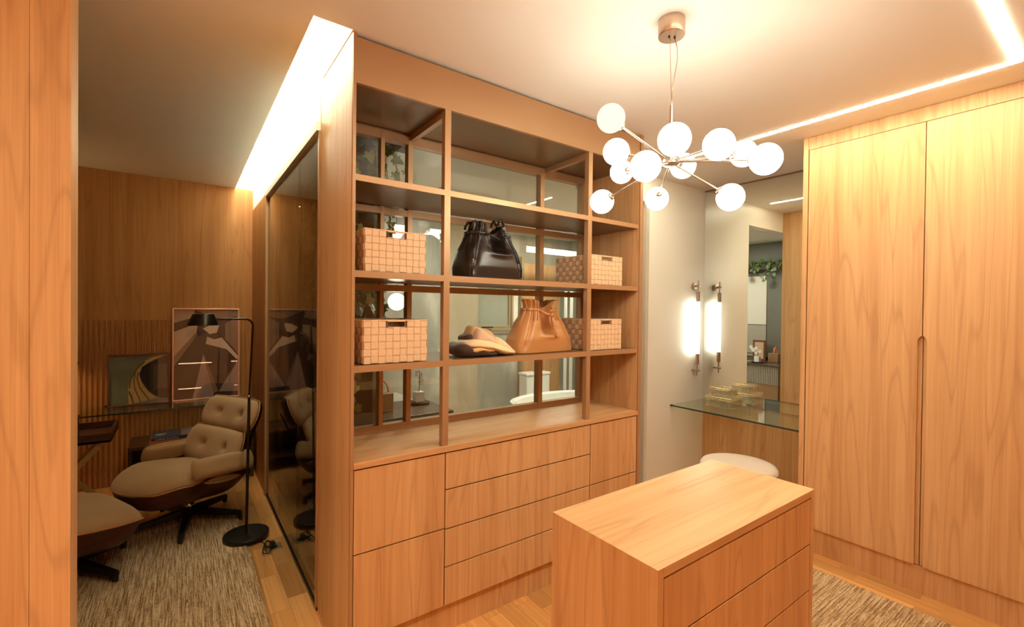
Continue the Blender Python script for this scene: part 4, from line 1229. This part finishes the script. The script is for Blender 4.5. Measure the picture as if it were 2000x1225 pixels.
# ------------------------------------------------------------------ low bench with books
be = thing('low_bench', 'low dark wooden bench against the slatted wall behind the lounge chair', 'bench', (0.08, 4.75, 0))
obj('top', B(-0.335, 0.52, 4.58, 4.955, 0.365, 0.39), 'dark_wood', be, bevel=0.002)
obj('end_panel', B(-0.335, -0.31, 4.59, 4.95, 0, 0.365), 'dark_wood', be)
obj('end_panel', B(0.495, 0.52, 4.59, 4.95, 0, 0.365), 'dark_wood', be)
obj('back_panel', B(-0.31, 0.495, 4.93, 4.948, 0, 0.365), 'dark_wood', be)
obj('lower_shelf', B(-0.31, 0.495, 4.60, 4.93, 0.12, 0.14), 'dark_wood', be)
def book(x0, x1, y0, y1, z0, z1, cov, label):
    t = thing('book', label, 'book', ((x0 + x1) / 2, (y0 + y1) / 2, z0))
    c = 0.0025
    obj('pages', B(x0 + 0.004, x1 - 0.004, y0 + c, y1 - 0.004, z0 + c, z1 - c), 'paper', t)
    obj('cover', MB().box(x0, x1, y0, y1, z0, z0 + c).box(x0, x1, y0, y1, z1 - c, z1).box(x0, x1, y0, y0 + c, z0 + c, z1 - c), cov, t)
    return t
b1 = book(-0.205, 0.135, 4.600, 4.86, 0.3905, 0.412, 'cover_orange', 'orange book lying at the bottom of the two on the bench')
b2_ = book(-0.195, 0.145, 4.605, 4.86, 0.4125, 0.438, 'cover_blue', 'dark blue picture book lying on the orange book')
obj('cover_photo', B(0.00, 0.140, 4.615, 4.85, 0.4382, 0.4390), 'cover_grey', b2_)
obj('cover_title', MB().box(-0.17, -0.11, 4.70, 4.715, 0.4382, 0.4388).box(-0.17, -0.10, 4.73, 4.745, 0.4382, 0.4388), 'ink_white', b2_)
def text_mesh(body, size, name):
    cu = bpy.data.curves.new(name, 'FONT'); cu.body = body; cu.size = size; cu.extrude = 0.0002; cu.resolution_u = 2
    to = bpy.data.objects.new(name, cu); COL.objects.link(to)
    dg = bpy.context.evaluated_depsgraph_get()
    me = bpy.data.meshes.new_from_object(to.evaluated_get(dg))
    bpy.data.objects.remove(to)
    return me
tm = text_mesh('LIVING IN STYLE', 0.020, 'spine_title')
tm.materials.clear(); tm.materials.append(MATS['ink_white'])
so = bpy.data.objects.new('spine_title', tm); COL.objects.link(so)
so.parent = b2_; so.matrix_parent_inverse = world_of(b2_).inverted()
so.location = (-0.165, 4.6045, 0.4185); so.rotation_euler = (PI / 2, 0, 0)

# assumed shaded lamp, unseen behind the wall end, lights the lower slatted wall
tlm = thing('assumed_stand_lamp', 'assumed small shaded lamp on a stand behind the wooden wall end, out of view', 'lamp', (-1.0, 4.60, 0))
obj('base', MB().lathe([(0, 0), (0.11, 0), (0.11, 0.018), (0, 0.02)], (-1.0, 4.60, 0), 32), 'lamp_base', tlm, smooth='auto')
obj('pole', MB().tube([(-1.0, 4.60, 0.02), (-1.0, 4.60, 1.18)], 0.008, 10), 'lamp_metal', tlm)
obj('shade', MB().lathe([(0.055, 0.16), (0.12, 0.0), (0.118, 0.0), (0.053, 0.158)], (-1.0, 4.60, 1.11), 36), 'lamp_metal', tlm, smooth='auto')
obj('bulb', MB().sphere((-1.0, 4.60, 1.165), 0.028, 16, 10), 'assumed_lamp_bulb', tlm, smooth=True)

# assumed lit shelves on the wall behind the viewpoint (seen only as lines of light in the glazing of the big print)
for z_, lb in ((1.27, 'upper'), (0.77, 'middle'), (0.285, 'lower')):
    s_ = thing('assumed_lit_shelf', lb + ' assumed wooden wall shelf with a light line under it, mirrored in the large print', 'shelf', (0.22, Y_N, z_), group='assumed lit wall shelves mirrored in the print')
    obj('board', B(-0.07, 0.52, Y_N + 0.001, Y_N + 0.25, z_ + 0.012, z_ + 0.034), 'wood_h', s_)
    obj('light_line', B(-0.05, 0.50, Y_N + 0.21, Y_N + 0.235, z_ - 0.006, z_ + 0.012), 'litshelf_light', s_)

# ------------------------------------------------------------------ bathroom beyond the glass
bw = sroot('window_3', (3.05, 4.9, 1.25))
YB = 4.915
WX_0, WX_1, WZ_0, WZ_1 = 2.62, 3.50, 1.255, 1.95
obj('surround', MB().box(WX_0, WX_1 + 0.14, YB - 0.012, YB + 0.003, WZ_0 - 0.07, WZ_0 - 0.028).box(WX_1 + 0.045, WX_1 + 0.14, YB - 0.012, YB + 0.003, WZ_0 - 0.028, WZ_1 + 0.1), 'white_trim', bw)
for k, (ins, dep) in enumerate(((0.0, 0.050), (0.032, 0.035))):
    a, b2, c, d_ = WX_0 + ins, WX_1 + 0.04 - ins, WZ_0 - 0.03 + ins, WZ_1 + 0.03 - ins
    fwid = 0.03
    fr_ = MB().box(a, b2, YB - dep, YB, c, c + fwid).box(a, b2, YB - dep, YB, d_ - fwid, d_).box(a, a + fwid, YB - dep, YB, c + fwid, d_ - fwid).box(b2 - fwid, b2, YB - dep, YB, c + fwid, d_ - fwid)
    obj('frame', fr_, 'alu_frame', bw, bevel=0.002)
obj('pane', B(WX_0 + 0.062, WX_1 - 0.022, YB - 0.012, YB - 0.006, WZ_0 + 0.032, WZ_1 - 0.03), 'frosted', bw)
hd = obj('handle', MB().box(3.04, 3.075, YB - 0.075, YB - 0.05, WZ_0 - 0.025, WZ_0 + 0.02).box(3.04, 3.20, YB - 0.088, YB - 0.072, WZ_0 + 0.008, WZ_0 + 0.022), 'black_metal', bw, bevel=0.003)

# bath tub: oval shell
bt_ = thing('bath_tub', 'white oval freestanding bath tub seen through the lower panes', 'bath tub', (3.30, 3.62, 0.01))
def oval(rx, ry, z, n=56):
    return [Vector((3.30 + rx * math.cos(2 * PI * k / n), 3.62 + ry * math.sin(2 * PI * k / n), z)) for k in range(n)]
tub = MB(); rings = [oval(0.50, 0.24, 0.011), oval(0.53, 0.27, 0.06), oval(0.60, 0.33, 0.40), oval(0.64, 0.36, 0.55), oval(0.645, 0.365, 0.565), oval(0.62, 0.34, 0.568), oval(0.59, 0.31, 0.55), oval(0.54, 0.27, 0.25), oval(0.45, 0.2, 0.12)]
V = [p for r_ in rings for p in r_]; n = 56
Fc = [(i * n + j, i * n + (j + 1) % n, (i + 1) * n + (j + 1) % n, (i + 1) * n + j) for i in range(len(rings) - 1) for j in range(n)]
Fc += [tuple(range(n - 1, -1, -1)), tuple((len(rings) - 1) * n + j for j in range(n))]
obj('tub_shell', tub.add(V, Fc), 'porcelain', bt_, smooth='auto')
obj('drain', MB().lathe([(0, 0), (0.03, 0), (0.03, 0.006), (0, 0.006)], (3.30, 3.62, 0.121), 20), 'chrome', bt_)

tl = thing('toilet', 'white toilet with cistern behind the bath tub', 'toilet', (3.62, 4.4, 0.01))
obj('cistern', B(3.43, 3.80, 4.42, 4.58, 0.36, 0.68), 'porcelain', tl, bevel=0.012)
obj('cistern_lid', B(3.422, 3.808, 4.412, 4.588, 0.681, 0.712), 'porcelain', tl, bevel=0.008)
obj('flush_button', MB().lathe([(0, 0), (0.022, 0), (0.022, 0.006), (0, 0.006)], (3.615, 4.50, 0.713), 18), 'chrome', tl)
def bowl(rx, ry, cy, z, n=36):
    return [Vector((3.615 + rx * math.cos(2 * PI * k / n), cy + ry * math.sin(2 * PI * k / n), z)) for k in range(n)]
rg = [bowl(0.11, 0.16, 4.33, 0.011), bowl(0.11, 0.16, 4.33, 0.16), bowl(0.17, 0.23, 4.24, 0.34), bowl(0.185, 0.24, 4.22, 0.375)]
n = 36; V = [p for r_ in rg for p in r_]
Fc = [(i * n + j, i * n + (j + 1) % n, (i + 1) * n + (j + 1) % n, (i + 1) * n + j) for i in range(3) for j in range(n)] + [tuple(range(n - 1, -1, -1)), tuple(3 * n + j for j in range(n))]
obj('bowl', MB().add(V, Fc), 'porcelain', tl, smooth='auto')
rg = [bowl(0.187, 0.242, 4.22, 0.377), bowl(0.19, 0.245, 4.22, 0.390), bowl(0.18, 0.235, 4.22, 0.402)]
V = [p for r_ in rg for p in r_]
Fc = [(i * n + j, i * n + (j + 1) % n, (i + 1) * n + (j + 1) % n, (i + 1) * n + j) for i in range(2) for j in range(n)] + [tuple(range(n - 1, -1, -1)), tuple(2 * n + j for j in range(n))]
obj('seat_lid', MB().add(V, Fc), 'porcelain', tl, smooth='auto')

# shower enclosure
shw = thing('shower_screen', 'framed glass shower screen at the far end of the bathroom', 'shower screen', (4.2, 4.2, 0.01))
for x_ in (3.96, 4.06, 4.55):
    obj('frame_post', B(x_ - 0.014, x_ + 0.014, 4.30, 4.33, 0.01, 2.25), 'white_trim', shw)
obj('top_rail', B(3.30, 4.6, 4.29, 4.34, 2.18, 2.25), 'white_trim', shw)
obj('pane', B(4.075, 4.535, 4.312, 4.318, 0.02, 2.18), 'pane_glass', shw)
obj('handle', B(3.62, 3.70, 4.27, 4.29, 1.71, 1.722), 'chrome', shw)
dp = thing('bathroom_door_leaf', 'ochre bathroom door panel with a pale frame behind the black bag', 'door', (3.5, 4.6, 0.01))
obj('leaf', B(3.71, 4.35, 4.86, 4.90, 0.01, 2.12), 'wood_v', dp)
obj('jamb', B(3.66, 3.705, 4.85, 4.915, 0.01, 2.2), 'alu_frame', dp)

# vanity with fluted stone basin, counter and things on it
vn = thing('bathroom_vanity', 'bathroom vanity with dark counter and fluted stone front', 'vanity', (1.23, 3.0, 0.01))
obj('cabinet', B(0.955, 1.47, 2.78, 3.62, 0.30, 0.54), 'carton', vn)
obj('counter', B(0.955, 1.505, 2.75, 3.24, 0.785, 0.808), 'dark_slab', vn, bevel=0.002)
obj('basin_block', B(0.955, 1.475, 2.78, 3.70, 0.54, 0.785), 'stone_grey', vn)
flm = MB()
yy = 2.785
while yy < 3.69:
    flm.tube([(1.475, yy, 0.545), (1.475, yy, 0.78)], 0.010, 8); yy += 0.0225
stuff(obj('flutes', flm, 'stone_grey', vn, smooth='auto'))
obj('legs_panel', B(0.955, 1.40, 2.80, 3.60, 0.01, 0.30), 'dark_wood', vn)
pn = thing('wall_panel', 'pale upright panel on the dark bathroom wall, seen in the mirror', 'panel', (0.955, 3.3, 0.95))
obj('upper_board', B(0.952, 0.965, 3.18, 3.46, 1.32, 2.02), 'paper', pn)
obj('lower_board', B(0.952, 0.965, 3.18, 3.46, 0.90, 1.31), 'stone_grey', pn)
obj('ledge', B(0.952, 0.985, 2.72, 3.62, 0.86, 0.885), 'stone_grey', pn)
orc = thing('orchid_pot', 'white orchid in a pale square pot on the bathroom counter', 'orchid', (1.40, 3.08, 0.8085))
obj('tray', MB().lathe([(0, 0), (0.075, 0), (0.078, 0.012), (0, 0.012)], (1.40, 3.08, 0.8085), 28), 'black_metal', orc)
obj('pot', B(1.365, 1.43, 3.05, 3.115, 0.8205, 0.895), 'petal', orc, bevel=0.004)
obj('stem', MB().tube([(1.40, 3.08, 0.895), (1.40, 3.07, 0.98), (1.41, 3.10, 1.04), (1.42, 3.14, 1.03)], 0.003, 6), 'stem', orc, smooth=True)
for k, (a, b_, c) in enumerate(((1.41, 3.05, 0.97), (1.42, 3.09, 1.01), (1.42, 3.13, 0.985), (1.41, 3.10, 0.955), (1.41, 3.16, 1.02))):
    mb = MB()
    for j in range(5):
        th = 2 * PI * j / 5
        c0 = Vector((a, b_, c)); d = Vector((0, math.cos(th), math.sin(th))); s_ = Vector((0, -math.sin(th), math.cos(th)))
        mb.add([c0, c0 + d * 0.018 + s_ * 0.013 + Vector((0.006, 0, 0)), c0 + d * 0.034 + Vector((0.002, 0, 0)), c0 + d * 0.018 - s_ * 0.013 + Vector((0.006, 0, 0))], [(0, 1, 2, 3)])
    obj('blossom', mb, 'petal', orc, solid=0.0015)
pf_ = thing('small_picture', 'small brown framed picture standing behind the orchid', 'picture', (1.10, 3.20, 0.8085))
obj('frame', MB().box(1.075, 1.09, 3.12, 3.30, 0.8085, 1.10), 'frame_brown', pf_, bevel=0.003)
obj('print', MB().box(1.09, 1.093, 3.15, 3.27, 0.84, 1.07), 'art_tan', pf_)
oh = thing('handled_carton', 'wooden box with an orange leather handle on the bathroom counter', 'box', (1.07, 2.87, 0.8085))
obj('body', B(1.0, 1.15, 2.93, 3.06, 0.8085, 0.93), 'carton', oh, bevel=0.003)
hp = [(1.075 + 0.06 * math.cos(a), 2.99, 0.93 + 0.085 * math.sin(a)) for a in [PI * k / 14 for k in range(15)]]
obj('handle', MB().tube(hp, 0.010, 8, flat=0.5), 'orange_leather', oh, smooth=True)

# pendant with two globes
pd = thing('bathroom_pendant', 'black cord pendant with two white globes hanging behind the ivy', 'pendant', (1.06, 2.68, 2.5))
obj('canopy', MB().lathe([(0, -0.035), (0.006, -0.035), (0.012, -0.012), (0.036, -0.006), (0.036, 0.0), (0, 0.0)], (1.055, 2.68, 2.499), 24), 'black_metal', pd, smooth='auto')
obj('cord', MB().tube([(1.055, 2.68, 2.465), (1.062, 2.68, 2.01)], 0.0022, 6), 'black_metal', pd)
obj('globe', MB().sphere((1.062, 2.68, 1.955), 0.034, 24, 14), 'bath_globe', pd, smooth=True)
obj('cord', MB().tube([(1.062, 2.68, 1.92), (1.066, 2.68, 1.59)], 0.0022, 6), 'black_metal', pd)
obj('globe', MB().sphere((1.066, 2.68, 1.538), 0.052, 28, 16), 'bath_globe', pd, smooth=True)
# ceiling light of the bathroom
bl = thing('bathroom_ceiling_light', 'flat bright ceiling panel light over the bath tub', 'ceiling light', (3.5, 3.9, 2.5))
obj('frame', B(3.35, 4.05, 3.78, 4.02, 2.482, 2.4995), 'white_trim', bl)
obj('diffuser', B(3.37, 4.03, 3.80, 4.0, 2.478, 2.4815), 'bath_panel', bl)
bl2 = thing('bathroom_linear_light', 'second flat ceiling light of the bathroom nearer to the garden wall', 'ceiling light', (2.0, 3.5, 2.5))
obj('frame', B(1.72, 2.28, 3.40, 3.60, 2.482, 2.4995), 'white_trim', bl2)
obj('diffuser', B(1.74, 2.26, 3.42, 3.58, 2.478, 2.4815), 'bath_panel', bl2)

# ------------------------------------------------------------------ ivy
lob = [(0, -0.08), (0.22, -0.32), (0.5, -0.28), (0.46, -0.02), (0.78, 0.18), (0.42, 0.32), (0.30, 0.62), (0, 1.0), (-0.30, 0.62), (-0.42, 0.32), (-0.78, 0.18), (-0.46, -0.02), (-0.5, -0.28), (-0.22, -0.32)]
def leaf_mesh(mat, curl):
    V = [Vector((0, 0.15, 0.0))] + [Vector((a, b_, -curl * (a * a + 0.5 * b_ * b_) + 0.10 * abs(a))) for a, b_ in lob]
    k = len(lob)
    me = mesh_of('leaf', MB().add(V, [(0, 1 + i, 1 + (i + 1) % k) for i in range(k)]))
    me.materials.append(MATS[mat]); me.shade_smooth()
    return me
LEAFS = [leaf_mesh('leaf', 0.25), leaf_mesh('leaf', 0.45), leaf_mesh('leaf_pale', 0.3)]
def ivy(label, strands, leaf_gap, size, root, seed, pale=0.25, facing=(0, -1, 0)):
    rnd = random.Random(seed)
    t = thing('hanging_ivy', label, 'ivy', root)
    pot = obj('planter', MB().box(*strands[0]), 'soil_pot', t, bevel=0.004)
    for st_ in strands[1:]:
        pts = [Vector(p) for p in st_]
        obj('vine', MB().tube(pts, 0.0022, 5), 'stem', t, smooth=True)
        L_ = 0
        for a, b_ in zip(pts, pts[1:]):
            seg = (b_ - a).length; q = 0
            while q < seg:
                p = a.lerp(b_, q / seg)
                off = Vector((rnd.uniform(-1, 1), rnd.uniform(-1, 1), rnd.uniform(-0.5, 0.5))) * size * 0.7
                o = obj('leaf', None, None, t, me=LEAFS[2] if rnd.random() < pale else LEAFS[rnd.randrange(2)])
                s_ = size * rnd.uniform(0.65, 1.25)
                f_ = Vector(facing) + Vector((rnd.uniform(-.7, .7), rnd.uniform(-.7, .7), rnd.uniform(-.2, .6)))
                q_ = f_.to_track_quat('Z', 'Y')
                o.matrix_basis = Matrix.Translation(p + off) @ q_.to_matrix().to_4x4() @ Matrix.Rotation(PI + rnd.uniform(-1.2, 1.2), 4, 'Z') @ Matrix.Scale(s_, 4)
                q += leaf_gap * rnd.uniform(0.6, 1.4)
def hang(x_, y_, z0, z1, sway, k=6):
    r_ = random.Random(int(x_ * 1000 + y_ * 77))
    return [(x_ + sway * (i / k) + r_.uniform(-0.015, 0.015), y_ + r_.uniform(-0.015, 0.015), z0 + (z1 - z0) * i / k) for i in range(k + 1)]
ivy('trailing ivy hanging close behind the left panes of the shelving window',
    [(0.68, 1.06, 2.44, 2.54, 2.40, 2.497), hang(0.70, 2.47, 2.42, 1.0, -0.01), hang(0.76, 2.50, 2.42, 0.95, 0.0), hang(0.84, 2.45, 2.42, 1.30, 0.03), hang(0.90, 2.46, 2.42, 1.85, 0.05), hang(0.96, 2.47, 2.42, 2.1, 0.03), hang(0.92, 2.50, 1.75, 1.30, -0.05), hang(0.74, 2.42, 1.80, 1.30, 0.02), hang(0.79, 2.40, 1.75, 1.25, -0.02), hang(0.86, 2.43, 1.62, 1.25, 0.03), hang(0.70, 2.41, 1.70, 0.95, 0.0)],
    0.042, 0.045, (0.87, 2.49, 2.40), 11, pale=0.4)
ivy('ivy spilling from the planter along the top of the bathroom wall',
    [(0.956, 1.06, 2.75, 4.2, 2.10, 2.17)] + [[(1.03, y_, 2.17), (1.05, y_ + 0.05, 2.24), (1.09, y_ + 0.07, 2.18), (1.09, y_ + 0.10, 2.05 - 0.05 * (k % 3))] for k, y_ in enumerate([2.78 + 0.13 * i for i in range(10)])],
    0.030, 0.046, (1.0, 3.4, 2.10), 5, pale=0.05, facing=(1, 0, 0.3))
ivy('dim ivy wall growing behind the glass partition of the lounge',
    [(0.66, 0.86, 2.66, 4.05, 0.061, 0.22)] + [hang(0.74 + 0.04 * (k % 3), 2.76 + 0.24 * k, 2.38, 1.2 - 0.15 * (k % 2), 0.0) for k in range(6)],
    0.075, 0.050, (0.76, 3.2, 0.06), 9, pale=0.15, facing=(-1, -0.3, 0.1))
